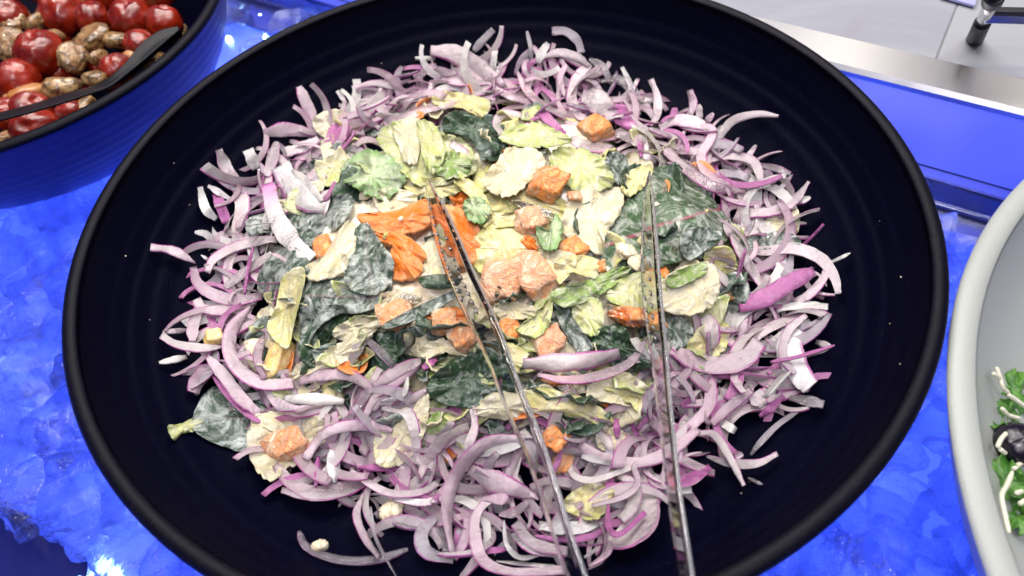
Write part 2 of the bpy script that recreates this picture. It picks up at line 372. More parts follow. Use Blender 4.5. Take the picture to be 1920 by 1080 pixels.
M['ice'] = m.done(m2.outputs[0])
# glowing beads added under the ice for its cool white LED glints
m = NT('led_glint_glow'); M['led_glint_glow'] = m.done(m.bsdf((.5, .8, 1), .3, None, Emission_Color=(.45, .75, 1.), Emission_Strength=14.))
for x, y, w, l in ((455, 22, .0030, 'left of the two topmost led glints added under the ice by the tomato bowl'), (490, 34, .0030, 'right of the two topmost led glints added under the ice by the tomato bowl'), (430, 75, .0026, 'lower left led glint added under the ice by the tomato bowl'), (500, 72, .0026, 'lowest right led glint added under the ice beside the salad bowl rim'), (150, 1092, .003, 'left led glint added under the ice at the lower left corner'), (215, 1076, .003, 'right led glint added under the ice at the lower left corner')):
    q_ = at(x, y, -.0125); V, F_ = lathe([(.0002, .004), (w*.6, .0032), (w, .001), (w, -.003)], 20)
    o = mesh_obj('led_glint', np.array(V)+q_, F_, M['led_glint_glow']); tag(o, l, 'added glint', 'led glints added under the ice')
def ice_proto(seed):
    rnd = random.Random(seed); bm = bmesh.new(); bmesh.ops.create_cube(bm, size=2)
    bmesh.ops.subdivide_edges(bm, edges=bm.edges[:], cuts=9, use_grid_fill=True)
    e = .30+rnd.random()*.3; off = Vector((rnd.random()*9, rnd.random()*9, seed))
    for v in bm.verts:
        c = v.co.copy(); s = c.normalized()*1.25
        v.co = c.lerp(s, e)
        v.co += v.co.normalized()*(.34*mnoise.noise(v.co*.9+off)+.16*mnoise.noise(v.co*2.6+off)+.06*mnoise.noise(v.co*6+off))
        v.co.z *= .62
    bmesh.ops.scale(bm, vec=(.014,)*3, verts=bm.verts)
    me = bpy.data.meshes.new('ice'); bm.to_mesh(me); bm.free(); me.polygons.foreach_set('use_smooth', [True]*len(me.polygons)); me.materials.append(M['ice']); return me
ICE = [ice_proto(i) for i in range(9)]
LBC, LBR = np.array([-.329, .235]), .160
RBC, RBR, RBZ = np.array([.402, -.235]), .2525, .078
rnd = random.Random(5); placed = []; ICE_TAGS = []
def ice_ok(p):
    if np.hypot(p[0], p[1]) < .150 or np.hypot(*(p-LBC)) < .105 or np.hypot(*(p-RBC)) < .17: return False
    if p@EN[:2] > (.152 if to_px((p[0], p[1], 0.))[0] > 1000 else .172): return False
    x, y = to_px((p[0], p[1], 0.))
    if not (-60 < x < 1980 and -60 < y < 1130): return False
    if x < 170 and y > 905+ x*.75: return False
    return True
tries = 0
while tries < 9000 and len(placed) < 215:
    tries += 1
    x, y = rnd.uniform(-60, 1980), rnd.uniform(-80, 1140)
    p = at(x, y, 0.)[:2]
    if not ice_ok(p) or any(np.hypot(*(p-q)) < .0130 for q in placed): continue
    placed.append(p)
def ice_label(p):
    x, y = to_px((p[0], p[1], 0.))
    if x > 1500: return 'clear melting ice chunk between the black salad bowl and the white bowl', 'ice between the black and the white bowl'
    if y < 200 and x > 300: return 'bright clear ice chunk between the tomato bowl and the salad bowl', 'ice between the two black bowls'
    if y < 430: return 'clear ice chunk heaped under the tomato bowl', 'ice heaped below the tomato bowl'
    if y < 720: return 'clear melting ice chunk left of the black salad bowl', 'ice left of the salad bowl'
    return 'glassy wet ice chunk at the lower left of the salad bowl', 'ice at the lower left of the salad bowl'
for i, p in enumerate(placed):
    o = bpy.data.objects.new('ice_chunk', ICE[i % 9]); COL.objects.link(o)
    s = rnd.uniform(.010, .019)
    x, y = to_px((p[0], p[1], 0.))
    z = .001+rnd.uniform(-.003, .006)
    o.location = (p[0], p[1], z); s /= .014; o.scale = (s, s*rnd.uniform(.8, 1.2), s); o.rotation_euler = (rnd.uniform(-.5, .5), rnd.uniform(-.5, .5), rnd.uniform(0, 6.3))
    ICE_TAGS.append((o, ('large ' if s*.014 > .0155 else 'small ' if s*.014 < .012 else '')+'clear ice chunk', x, y, ice_label(p)[1]))
ICE_LAND = [(60, 400, 'the tomato bowl shadow'), (230, 300, 'the gap between black bowls'), (90, 570, 'the middle left ice'), (130, 760, 'the left bowl rim'), (230, 920, 'the lower left rim'), (340, 1060, 'the lowest rim part'),
            (30, 880, 'the dark tray corner'), (180, 1070, 'the lower led glints'), (1790, 440, 'the steel lip'), (1765, 720, 'the narrow right gap'), (1650, 1000, 'the lower right rim'), (1800, 1000, 'the white bowl rim'), (470, 50, 'the upper led glints'), (420, 100, 'the tomato bowl wall')]

# ------------------------------------------------------------------ bowls
def melamine(name, base, rough, speck, spec=.04):
    m = NT(name); n1 = m.noise(900, 3, .7); n2 = m.noise(26, 4)
    c = m.mix(m.ramp(n1, [(.62, 0.), (.75, 1.)]), base, tuple(b+speck for b in base))
    return m.done(m.bsdf(c, m.math('ADD', m.math('MULTIPLY', n2, .12), rough), m.bump(n1, .30, .0006), Specular_IOR_Level=spec))
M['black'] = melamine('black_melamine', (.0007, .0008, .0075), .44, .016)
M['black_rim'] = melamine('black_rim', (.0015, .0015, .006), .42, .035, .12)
M['black_blue_sheen'] = melamine('black_melamine_blue_sheen', (.010, .013, .17), .30, .0, .6)  # blue light from the ice put into the black wall's base colour
M['white'] = melamine('white_melamine', (.37, .395, .37), .28, .0, .4)
def bowl(name, cxy, R, rimz, mat, label, ridge=.0007, n=144, foot=0., lip=.006, flare=.018):
    root = bpy.data.objects.new(name, None); COL.objects.link(root); root.location = (cxy[0], cxy[1], foot)
    tag(root, label, 'bowl'); k = R/BOWL_R
    inner = [(.0001, PZ[0])]
    for r in np.concatenate([np.linspace(.01, .14, 12), np.linspace(.143, .2035, 90)]):
        z = float(np.interp(r, PR, PZ))
        z = float(np.mean(np.interp(r+np.linspace(-.012, .012, 25)*min(1, max(0, (.2035-r)/.02)), PR, PZ)))
        if r > .172: z += ridge*.8*math.sin(z*2*math.pi/.0085)*min(1, (r-.172)/.02)
        inner.append((r*k, z*rimz/.085))
    rim = []
    for a in np.linspace(math.pi, -.3, 14):
        rim.append(((R-lip*.62)+lip*.62*math.cos(a), rimz-.003+.003*math.sin(a)))
    o1 = mesh_obj('basin', *lathe(inner+rim[:3], n), mat, root, origin=(0, 0, 0)); o1.location = (0, 0, 0)
    o2 = mesh_obj('rim', *lathe(rim, n), M['black_rim'] if mat is M['black'] else mat, root, origin=(0, 0, 0)); o2.location = (0, 0, 0)
    outer = []
    for t in np.linspace(0, 1, 60):
        r = (R-.0015)-flare*1.0*t-(R*.16)*t**3; z = rimz-.004-(rimz-.012)*t
        r += ridge*.18*math.sin(z*2*math.pi/.0070)
        outer.append((r, z))
    outer += [(outer[-1][0]-.012, .003), (outer[-1][0]-.014, 0.0), (.02, 0.0)]
    o3 = mesh_obj('outer_wall', *lathe(outer, n), M['black_blue_sheen'] if mat is M['black'] else mat, root, origin=(0, 0, 0)); o3.location = (0, 0, 0)
    return root
bowl('salad_bowl', (0, 0), BOWL_R, RIM_Z, M['black'], 'large black ridged bowl in the middle holding the onion ringed salad')
bowl('tomato_bowl', LBC, LBR, .085, M['black'], 'smaller black ridged bowl of roasted tomatoes and mushrooms at the upper left')
m_w = bowl('greens_bowl', RBC, RBR, RBZ, M['white'], 'white bowl of shredded greens cut off by the right edge', ridge=0., lip=.009)

# ------------------------------------------------------------------ stand leg on the counter
m = NT('chrome'); M['chrome'] = m.done(m.bsdf((.62, .62, .64), .12, None, Metallic=1.))
m = NT('black_rubber'); M['rubber'] = m.done(m.bsdf((.012, .012, .016), .45, m.bump(m.noise(500), .1, .0005)))
def tube(name, pts, rad, mat, parent, n=20, caps=True):
    P = [np.asarray(p, float) for p in pts]; V = []; Fc = []
    for i, p in enumerate(P):
        t = P[min(i+1, len(P)-1)]-P[max(i-1, 0)]; t /= np.linalg.norm(t)
        a = np.cross(t, [0, 1, .1]); a /= np.linalg.norm(a); b = np.cross(t, a)
        rr = rad[i] if isinstance(rad, (list, tuple)) else rad
        for k in range(n):
            q = 2*math.pi*k/n; V.append(p+rr*(math.cos(q)*a+math.sin(q)*b))
    for i in range(len(P)-1):
        for k in range(n): Fc.append((i*n+k, i*n+(k+1) % n, (i+1)*n+(k+1) % n, (i+1)*n+k))
    if caps: Fc.append(tuple(range(n))[::-1]); Fc.append(tuple((len(P)-1)*n+k for k in range(n)))
    o = mesh_obj(name, V, Fc, mat, parent); bev(o, rad[0]*.12 if isinstance(rad, (list, tuple)) else rad*.12); return o
ft = at(1827, 76, TOPZ); st = bpy.data.objects.new('display_stand', None); COL.objects.link(st); st.location = Vector(ft)
tag(st, 'chrome legged stand with black rubber foot on the marble counter', 'stand')
up = at(1878, -35, TOPZ+.075); d = (up-ft)
tube('rubber_foot', [ft+np.array([0, 0, .001]), ft+d*.10, ft+d*.36], [.0050, .0048, .0046], M['rubber'], st)
tube('leg', [ft+d*.34, ft+d*.72], [.0038, .0038], M['chrome'], st)
tube('collar', [ft+d*.70, ft+d*.80], [.0052, .0052], M['rubber'], st)
tube('leg', [ft+d*.80, ft+d*2.6], [.0038, .0038], M['chrome'], st)
b0 = ft+d*.50
b1 = at(1990, 30, b0[2]); b1 = b0+(b1-b0)*3
def beam(name, A, B, w, z0, z1, mat, parent):
    t = B-A; t = t/np.linalg.norm(t); s_ = np.cross(t, [0, 0, 1]); s_ /= np.linalg.norm(s_)
    V = [A-s_*w+[0, 0, z0], B-s_*w+[0, 0, z0], B+s_*w+[0, 0, z0], A+s_*w+[0, 0, z0], A-s_*w+[0, 0, z1], B-s_*w+[0, 0, z1], B+s_*w+[0, 0, z1], A+s_*w+[0, 0, z1]]
    o = mesh_obj(name, *box_mesh(V), mat, parent, smooth=False); bev(o, .0006); return o
beam('crossbar', b0, b1, .0022, -.0045, .0010, M['chrome'], st)
beam('bar_cover', b0, b1, .0026, .0012, .0034, M['rubber'], st)
m = NT('lavender_card'); M['card'] = m.done(m.bsdf((.34, .34, .62), .5, m.bump(m.noise(80), .05, .001)))
q = [at(x, y, TOPZ+.0015) for x, y in ((1762, -4), (1826, 14), (1850, -60), (1770, -80))]
V = [p for p in q]+[p+np.array([0, 0, .0015]) for p in q]
tag(mesh_obj('card', *box_mesh(V), M['card'], smooth=False), 'lavender card corner lying on the marble at the top edge', 'card')
# ------------------------------------------------------------------ labels for the many pieces: look + nearest landmark + side
LAND = [(1117, 243, 'the rightmost carrot cube'), (1020, 347, 'the upper carrot cube'), (745, 590, 'the left carrot cube'), (540, 835, 'the lower carrot wedge'),
        (1240, 400, 'the broad kale leaf'), (600, 560, 'the folded kale leaf'), (800, 280, 'the ruffled lettuce heart'), (430, 790, 'the lower left leaf'),
        (890, 700, 'the central kale curl'), (1460, 540, 'the glossy purple wedge'), (1070, 760, 'the yellow lettuce rib'), (700, 420, 'the bright carrot peel'),
        (970, 530, 'the salmon coloured chunks'), (1100, 410, 'the big cream leaf'), (900, 240, 'the upper kale curl'), (1300, 540, 'the large pale lettuce'),
        (1070, 940, 'the left tong arm'), (1270, 900, 'the right tong arm'), (550, 350, 'the white onion cup'), (600, 1030, 'the lowest glassy crescent'),
        (950, 120, 'the far heap edge'), (1500, 660, 'the white frilled onion'), (400, 520, 'the left heap edge'), (1400, 330, 'the upper right edge'),
        (750, 820, 'the lower cream leaf'), (1140, 980, 'the big bottom petal')]
def where(x, y, L=None):
    b = min(L or LAND, key=lambda l: math.hypot(l[0]-x, l[1]-y)); dx, dy = x-b[0], y-b[1]
    if math.hypot(dx, dy) < 18: return 'over '+b[2]
    a = math.degrees(math.atan2(-dy, dx)) % 360
    return ['right of', 'above right of', 'above', 'above left of', 'left of', 'below left of', 'below', 'below right of'][int((a+22.5)//45) % 8]+' '+b[2]
LABELS = {}
ORD = ['', 'second ', 'third ', 'fourth ', 'fifth ', 'sixth ', 'seventh ', 'eighth ']
def uniq(parts, x, y):
    l = ' '.join(parts.split()); LABELS.setdefault(l, []).append(None); return l
PENDING = []
def piece(o, desc, x, y, cat, group=None): PENDING.append((o, desc, x, y, cat, group))
def flush():
    by = {}
    for t in PENDING: by.setdefault(t[1]+' '+where(t[2], t[3]), []).append(t)
    for o, d, x, y, g in ICE_TAGS: by.setdefault(d+' '+where(x, y, ICE_LAND), []).append((o, d, x, y, 'ice', g))
    for l, ts in by.items():
        ts.sort(key=lambda t: t[2])
        for i, (o, desc, x, y, cat, group) in enumerate(ts):
            pre = ''
            if 1 < len(ts) <= 9 and group:
                pre = 'leftmost ' if i == 0 else ('rightmost ' if i == len(ts)-1 else ORD[i]+'from left, ')
            tag(o, pre+l, cat, group)

# ------------------------------------------------------------------ onion slices
A_ = np.array([-1, -.9, -.82, -.74, -.35, .35, .74, .82, .9, 1.])
def strip(pts, w, skin='l', off=3., arch=1.5, mat='onion_pink', th=1.5, cup=.0, tilt=0., pink=.5, taper=.5, seed=0, name='onion_slice', sf=surf):
    """an onion slice from its centre line in the picture; w = breadth in px, off / arch / th in mm.
    skin: l = purple on the left hand edge walking along the line, r = right hand, b = both, f = purple face, n = none, t = purple tip"""
    rs = np.random.RandomState(seed+17); n = 22
    if 16 < w < 34: w *= .88
    c = crom(pts, n); d = np.gradient(c, axis=0); d /= np.maximum(1e-6, np.linalg.norm(d, axis=1))[:, None]
    nrm = np.c_[d[:, 1], -d[:, 0]]; t = np.linspace(0, 1, n)          # nrm points to the left walking along (y is down)
    t1 = rs.uniform(.4, 1.3)*taper; prof = np.clip(np.sin(np.pi*np.clip(t, 0, 1))**t1, .0, 1) if taper > 0 else np.ones(n)
    e0, e1 = rs.uniform(.25, .95, 2)
    prof = np.maximum(prof, np.where(t < .5, e0, e1)); prof *= 1+.07*np.sin(t*rs.uniform(6, 14)+rs.uniform(0, 6))+.03*rs.randn(n)
    PX = c[:, None, 0]-nrm[:, None, 0]*0+nrm[:, None, 0]*A_[None, :]*(w/2)*prof[:, None]
    PY = c[:, None, 1]+nrm[:, None, 1]*A_[None, :]*(w/2)*prof[:, None]
    hw = w/2*.00029*prof; cup = cup or rs.choice([-.02, .035, .05])*w
    twist = rs.uniform(-.5, .5); tl = tilt+twist*(t-.5)
    H = off/1000+arch/1000*(np.sin(np.pi*t)-.4)[:, None]+(1-A_**2)[None, :]*cup/1000+A_[None, :]*(tl*hw)[:, None]+.0005*np.sin(t*9+rs.uniform(0, 6))[:, None]
    top = onto(PX, PY, H, sf)
    tk = th/1000*(.35+.65*prof)
    bot = top-np.array([0, 0, 1])*tk[:, None, None]*np.array([.25, .7, .9, 1, 1, 1, 1, .9, .7, .25])[None, :, None]
    K = len(A_); V = np.concatenate([top, bot[:, ::-1]], 1); R = 2*K; V = V.reshape(-1, 3); Fc = []
    for i in range(n-1):
        for k in range(R): Fc.append((i*R+k, i*R+(k+1) % R, (i+1)*R+(k+1) % R, (i+1)*R+k))
    Fc.append(tuple(range(R))[::-1]); Fc.append(tuple((n-1)*R+k for k in range(R)))
    aa = np.concatenate([A_, A_[::-1]])
    l, r_ = (aa > .81)*1., (aa < -.81)*1.
    S = {'l': l, 'r': r_, 'b': np.maximum(l, r_), 'n': aa*0, 'f': np.ones(R)*.9, 't': aa*0, 's': (np.abs(np.sin(aa*6)) > .45)*.9}[skin]
    S = np.tile(S, (n, 1))
    if skin in 'lrb': S = S*(.75+.25*np.sin(t*7+rs.uniform(0, 6)))[:, None]
    if skin == 't': S = S+np.clip(1-t*3.2, 0, 1)[:, None]
    tint = np.stack([S, np.tile(np.full(R, pink), (n, 1))+.2*np.sin(t*5+rs.uniform(0, 6))[:, None], np.tile(np.clip(rs.uniform(-.5, .9)+.4*np.sin(t*4+rs.uniform(0, 6)), 0, 1)[:, None], (1, R))], -1).reshape(-1, 3)
    uv = np.stack([np.tile(t[:, None]*len(pts)*.5, (1, R)), np.tile((aa*.5+.5)[None], (n, 1))], -1).reshape(-1, 2)
    return mesh_obj(name, V, Fc, M[mat], uv=uv, tint=np.clip(tint, 0, 1)), c
def turn(c):
    d = np.diff(c, axis=0); a = np.unwrap(np.arctan2(d[:, 1], d[:, 0])); return abs(a[-1]-a[0])
def onion(pts, w, skin='l', off=3., mat='onion_pink', **k):
    seed = len(PENDING)
    k.setdefault('arch', 1.2+2.2*((seed*37) % 10)/10); k.setdefault('pink', .25+.6*((seed*53) % 10)/10)
    k.setdefault('tilt', -.35+.9*((seed*29) % 10)/10 if skin in 'lb' else .35-.9*((seed*29) % 10)/10)
    o, c = strip(pts, w, skin, off, mat=mat, seed=seed, **k)
    L = np.linalg.norm(np.diff(c, axis=0), axis=1).sum(); T = turn(c)
    size = ('long ' if L > 190 else 'short ' if L < 75 else '')+('broad ' if w >= 28 else 'thin ' if w <= 12 else '')
    body = {'onion_pink': 'pink', 'onion_pale': 'pale', 'onion_white': 'white', 'onion_glass': 'glassy'}[mat]
    bend = 'hooked' if T > 1.5 else 'curved' if T > .5 else 'straight'
    sk = {'l': 'purple-edged ', 'r': 'purple-edged ', 'b': 'purple-outlined ', 'n': '', 'f': 'purple-skinned ', 's': 'purple-striped ', 't': 'purple-tipped '}[skin]
    x, y = c[len(c)//2]
    piece(o, f'{size}{bend} {body} {sk}onion slice', x, y, 'onion slice', 'red onion slices heaped round the salad')
    return o
ON = r'''
807,95 850,100 895,125 945,160|34|r|9
828,148 865,152 930,152|16|r|8
925,55 905,75 888,95|14|n|6|glass
1035,58 1060,58 1082,75 1090,98|16|n|6|glass
988,58 995,90 996,120|8|n|7|glass
1028,80 1015,100 1008,118|16|n|8|white
928,93 924,130|12|n|7|white
778,108 815,108|6|n|4|white
660,165 700,155 735,160 765,172|13|l|7|pale
560,162 575,195 590,230|26|r|5
632,170 650,195|8|n|5|pale
495,250 535,242 590,250|30|l|7
612,272 635,248 660,230|36|f|10
970,135 985,165 1015,195 1060,220|14|r|11
923,165 960,180 1010,195|14|l|9
1015,108 1050,98 1085,108 1105,125|16|n|8|pale
1062,120 1050,145 1058,180|12|r|9
1105,118 1078,150 1072,190 1090,225|22|r|8
1105,110 1130,125 1145,155|14|n|6|glass
1090,180 1120,190 1150,222|46|r|9|pale
1005,195 1025,220 1060,250|20|f|11
990,217 945,213 930,232 940,250|18|r|12|pale
845,268 868,285 878,310|20|l|14|pale
720,240 790,205 850,190 920,200|24|n|9
808,150 806,190|8|l|9
780,150 800,130 818,122|14|l|6
840,105 870,120 905,150|22|r|8
1125,152 1160,148 1188,172 1195,215|22|n|9|glass
1166,125 1178,150 1188,175|11|n|6|white
1220,148 1232,180 1232,215 1220,235|16|n|7|pale
1190,185 1222,190|12|n|5|pale
1293,168 1300,195 1290,222|17|l|6
1310,195 1312,222|14|n|6|pale
1338,212 1322,230|12|l|6
1460,217 1420,213 1375,225 1350,255 1335,285|17|n|9|pale
1290,232 1335,240 1330,265 1315,290 1325,322 1360,345 1400,350|22|l|10
1238,240 1270,225 1310,232 1338,250|26|r|9|pale
1217,240 1245,250 1275,260|10|r|11
1245,277 1285,315 1340,350 1400,357|22|r|13
1330,300 1370,292 1410,300 1425,330 1422,355|20|l|10|pale
1418,272 1400,295 1370,315|11|l|7
1420,308 1455,315 1483,325|12|l|6|pale
1517,340 1490,375 1450,395 1405,400|22|l|9|pale
1520,370 1490,380|12|l|6|white
1345,325 1380,325 1405,335|16|n|9|glass
1245,275 1280,280 1310,285|18|n|8
1187,245 1200,270 1203,295|12|f|9
1155,250 1195,262 1215,280|26|n|8|pale
1070,258 1095,272 1150,278|24|r|11|pale
1130,205 1165,215 1190,240|36|f|8|pale
1205,255 1212,290 1230,300|20|n|8|pale
1365,420 1385,465 1410,505 1430,540|20|r|11|pale
1362,412 1372,445|22|n|11|pale
1333,495 1348,465 1360,440|10|b|10
1335,500 1365,530 1400,555|16|r|8|pale
1375,460 1430,470 1490,465 1540,485 1565,520 1572,550|24|n|9|pale
1485,475 1478,505 1460,525|18|n|8|glass
1553,490 1545,520 1520,550 1490,568|20|l|8
1595,474 1560,490|6|n|8|white
1385,570 1430,560 1480,530 1527,508|36|f|15
1553,575 1510,572 1455,578|16|n|8|white
1543,605 1500,612|12|n|7|white
1402,580 1392,610 1388,640|20|l|8
1322,592 1335,620 1333,655|34|l|11|pale
1258,655 1300,675 1350,685 1400,670 1425,640|36|r|12
1500,600 1480,650 1500,700 1520,725|50|l|10|white
1512,590 1478,620 1468,665 1490,700|20|r|13|pale
1445,678 1500,667 1565,647|6|f|15
1530,640 1560,650|12|n|7|pale
1410,640 1450,610 1510,590|20|l|8
1430,660 1470,625 1520,605|18|n|7|pale
980,682 1040,680 1100,676 1162,663|36|b|15|pale
1008,702 1060,712 1120,705 1180,680 1212,635|20|r|16
1255,660 1300,680 1330,715 1330,760 1300,795 1265,830|26|l|10
1178,770 1200,750 1235,738|22|s|12
1155,785 1158,820|14|s|11
1185,795 1202,825|12|s|11
1200,790 1215,810|26|n|9
1390,690 1380,720 1365,750|26|s|10
1410,730 1370,760 1335,795|22|l|11
1415,735 1432,760|34|l|7|pale
1470,742 1445,765 1425,780|18|f|8|pale
1480,745 1520,752 1545,758|22|n|6|glass
1505,765 1460,795 1425,830 1408,852|12|n|3|glass
1458,850 1420,868 1370,868 1325,855|16|r|7|pale
1305,812 1340,815 1370,860 1395,910|18|l|10|pale
1402,895 1430,908|5|n|3|glass
1350,790 1380,808|16|n|7|white
1380,848 1390,860|16|r|5
1085,835 1130,860 1190,868 1250,850 1310,805|28|r|12
1200,835 1188,870 1195,905 1170,930 1110,948|13|r|14
1245,905 1290,900 1332,875|26|s|8
1212,880 1230,905 1275,915|18|r|8
1222,935 1248,922|8|n|5|white
1190,870 1212,925 1205,975 1170,1008 1140,1015|54|l|8
1160,890 1190,910 1185,950 1165,975|28|l|11|pale
1142,890 1145,920|20|f|12
1065,860 1075,890 1110,900 1160,885 1195,870|12|n|14|pale
1090,855 1150,870|12|n|13|white
1140,945 1142,990 1165,1000 1210,960|12|f|14
1003,1005 1060,1012 1110,1005 1135,990|14|f|8
1010,985 1070,990 1130,980|30|n|8|white
1140,1005 1140,1035 1105,1062|12|l|6
1096,1045 1116,1030|8|n|5|white
960,1000 1000,1028 1065,1040|22|r|9|white
572,860 605,815 650,798 700,798 735,808|24|l|13
665,875 760,880|12|f|8
712,690 685,740 650,790|18|r|11
740,700 700,750 675,800|16|r|12
790,680 735,725 700,770|18|l|13
715,765 760,770 778,810 782,870|26|l|14|pale
622,840 628,905|30|n|9|white
597,855 592,912|12|f|10
515,870 545,905 590,925 650,915 690,900|32|r|8
528,918 570,930 630,928 680,912|14|r|8|pale
657,880 690,905 735,925 790,922 820,905|18|r|11|pale
735,935 790,942 830,935|14|r|11|white
682,925 668,965 685,1010 712,1045|16|r|9
695,950 705,1010 745,1085|7|n|12|glass
560,995 575,1025 630,1048 700,1050 765,1030|20|r|2|glass
785,905 800,865 835,820 880,800|26|r|12
985,825 925,825 880,855 845,910 838,970 848,1035|30|r|14
885,760 890,800 875,840 862,862|18|l|15|pale
960,815 995,840 1005,890|24|n|12|glass
880,880 920,900 960,915 1005,932|42|b|11
925,930 895,960 890,1000 905,1050 960,1072 1060,1068|26|r|11
905,935 940,935 958,942|26|l|11
815,965 790,1000 800,1035 850,1050|30|r|6|glass
862,970 858,1030|20|s|6
855,995 880,1005|24|n|8|glass
878,1035 950,1030|12|f|6
945,975 950,1020 975,1045 1015,1040|10|n|10|white
965,980 1000,1018 1065,1035|24|r|11|pale
930,1052 990,1058 1040,1062|8|r|6|white
935,965 965,960 990,940|20|l|12
282,463 325,470 365,492|20|b|8|pale
362,500 370,530 400,552 440,562 490,555|26|r|10
388,510 400,485 440,462 490,450 520,448|20|l|11
368,560 380,578 420,582 480,568|22|r|8
458,550 465,500 475,460|6|f|14
462,528 488,500|14|f|9
420,540 460,508 510,475|18|n|10|pale
365,435 388,440 412,468|14|n|6|white
377,478 393,488|5|n|5|white
375,350 385,390 405,410|22|n|6|white
405,362 415,390 425,415|24|f|8|pale
390,348 430,372|12|n|8|white
440,340 455,385 440,440|32|l|7
502,343 515,400 545,450 582,488|38|t|14|white
525,310 548,350 580,375 615,386|48|r|12|white
548,318 578,348 602,378|24|n|15|white
410,280 425,315 450,345|26|r|7|pale
465,280 480,315|28|n|8|white
520,265 510,300 500,330|24|l|8|pale
535,285 570,275 598,260|24|r|8|pale
595,385 615,365 628,340|8|f|13
500,400 498,430|18|n|12|white
302,628 330,645 375,652 415,650|16|r|8|pale
298,680 350,668|12|n|5|white
305,622 350,618|9|n|5|pale
375,570 362,610 360,640|26|r|7
470,575 435,615 430,660 450,695 495,720 550,718|32|r|13
472,612 500,618 522,612|8|r|12
495,628 482,670 495,710|20|r|14
388,668 420,705 450,745 485,775|30|r|10
395,700 430,745 470,780 492,793|12|f|9
385,690 368,715 362,735|32|r|6
495,720 520,755 560,772 615,760|26|r|11
530,748 590,748 645,752|24|n|12|white
560,715 610,702 660,705 705,735|26|l|13
700,725 745,695 790,675|26|l|14
690,638 720,665 740,690|20|r|14|glass
650,690 670,655 685,632|20|n|12|glass
792,690 818,672|14|f|13
715,752 755,740 765,705|10|n|15|white
800,730 760,755 715,775|22|r|12
600,400 590,375 560,350|14|l|10|white
640,300 600,330 575,330|16|l|8|pale
480,690 520,700 560,690|12|n|9|glass
1440,700 1470,670 1490,630|22|s|9
1350,640 1365,600 1380,570|14|l|8|pale
1290,790 1270,830 1275,870|24|l|8|pale
1030,850 1075,845 1100,860|14|l|12|glass
1110,800 1140,830 1150,860|18|l|10|pale
'''
def build_onions():
    for ln in ON.strip().split('\n'):
        a = ln.split('|'); pts = [tuple(map(float, q.split(','))) for q in a[0].split()]
        onion(pts, float(a[1]), a[2], float(a[3]), 'onion_'+(a[4] if len(a) > 4 else 'pink'))

# loose slices under and between them: a few master slices, copied
def arc_proto(seed):
    rs = np.random.RandomState(seed); n = 18; R = rs.uniform(.009, .026); ang = rs.uniform(1.0, 3.3); L = R*ang
    if L > .05: ang = .05/R
    w = rs.uniform(.0020, .0058); th = rs.uniform(.0009, .0019); hel = rs.uniform(-.004, .004)
    t = np.linspace(0, 1, n); a = (t-.5)*ang; prof = np.maximum(np.sin(np.pi*t)**rs.uniform(.15, .6), rs.uniform(.3, .95))*(1+.05*np.sin(t*11+seed))
    K = len(A_); top = np.zeros((n, K, 3)); tl = rs.uniform(-.9, .9)
    rad = R+A_[None]*(w/2*prof[:, None])*math.cos(tl)
    top[..., 0] = rad*np.sin(a)[:, None]; top[..., 1] = rad*np.cos(a)[:, None]-R
    top[..., 2] = A_[None]*(w/2*prof[:, None])*math.sin(tl)+hel*(t-.5)[:, None]*2+.003*np.sin(np.pi*t)[:, None]
    bot = top.copy(); bot[..., 2] -= (th*(.4+.6*prof))[:, None]*np.array([.25, .7, .9, 1, 1, 1, 1, .9, .7, .25])
    V = np.concatenate([top, bot[:, ::-1]], 1).reshape(-1, 3); RR = 2*K; Fc = []
    for i in range(n-1):
        for k in range(RR): Fc.append((i*RR+k, (i+1)*RR+k, (i+1)*RR+(k+1) % RR, i*RR+(k+1) % RR))
    Fc.append(tuple(range(RR))); Fc.append(tuple((n-1)*RR+k for k in range(RR))[::-1])
    aa = np.concatenate([A_, A_[::-1]]); mode = rs.randint(0, 6)
    S = [(aa > .81)*.95, (aa > .81)*.95, (aa > .81)*.8, aa*0, np.ones(RR)*.85, (aa > .81)*.9][mode]
    tint = np.stack([np.tile(S, (n, 1)), np.full((n, RR), rs.uniform(.1, .9)), np.full((n, RR), rs.uniform(0, .7))], -1).reshape(-1, 3)
    uv = np.stack([np.tile(t[:, None]*1.5, (1, RR)), np.tile((aa*.5+.5)[None], (n, 1))], -1).reshape(-1, 2)
    me = mesh(V, Fc, True, uv, tint); me.materials.append(M[['onion_pink', 'onion_pale', 'onion_pink', 'onion_white', 'onion_pink', 'onion_glass'][mode]])
    return me, ['purple-edged', 'pale purple-edged', 'pink', 'white', 'purple-skinned', 'glassy'][mode]
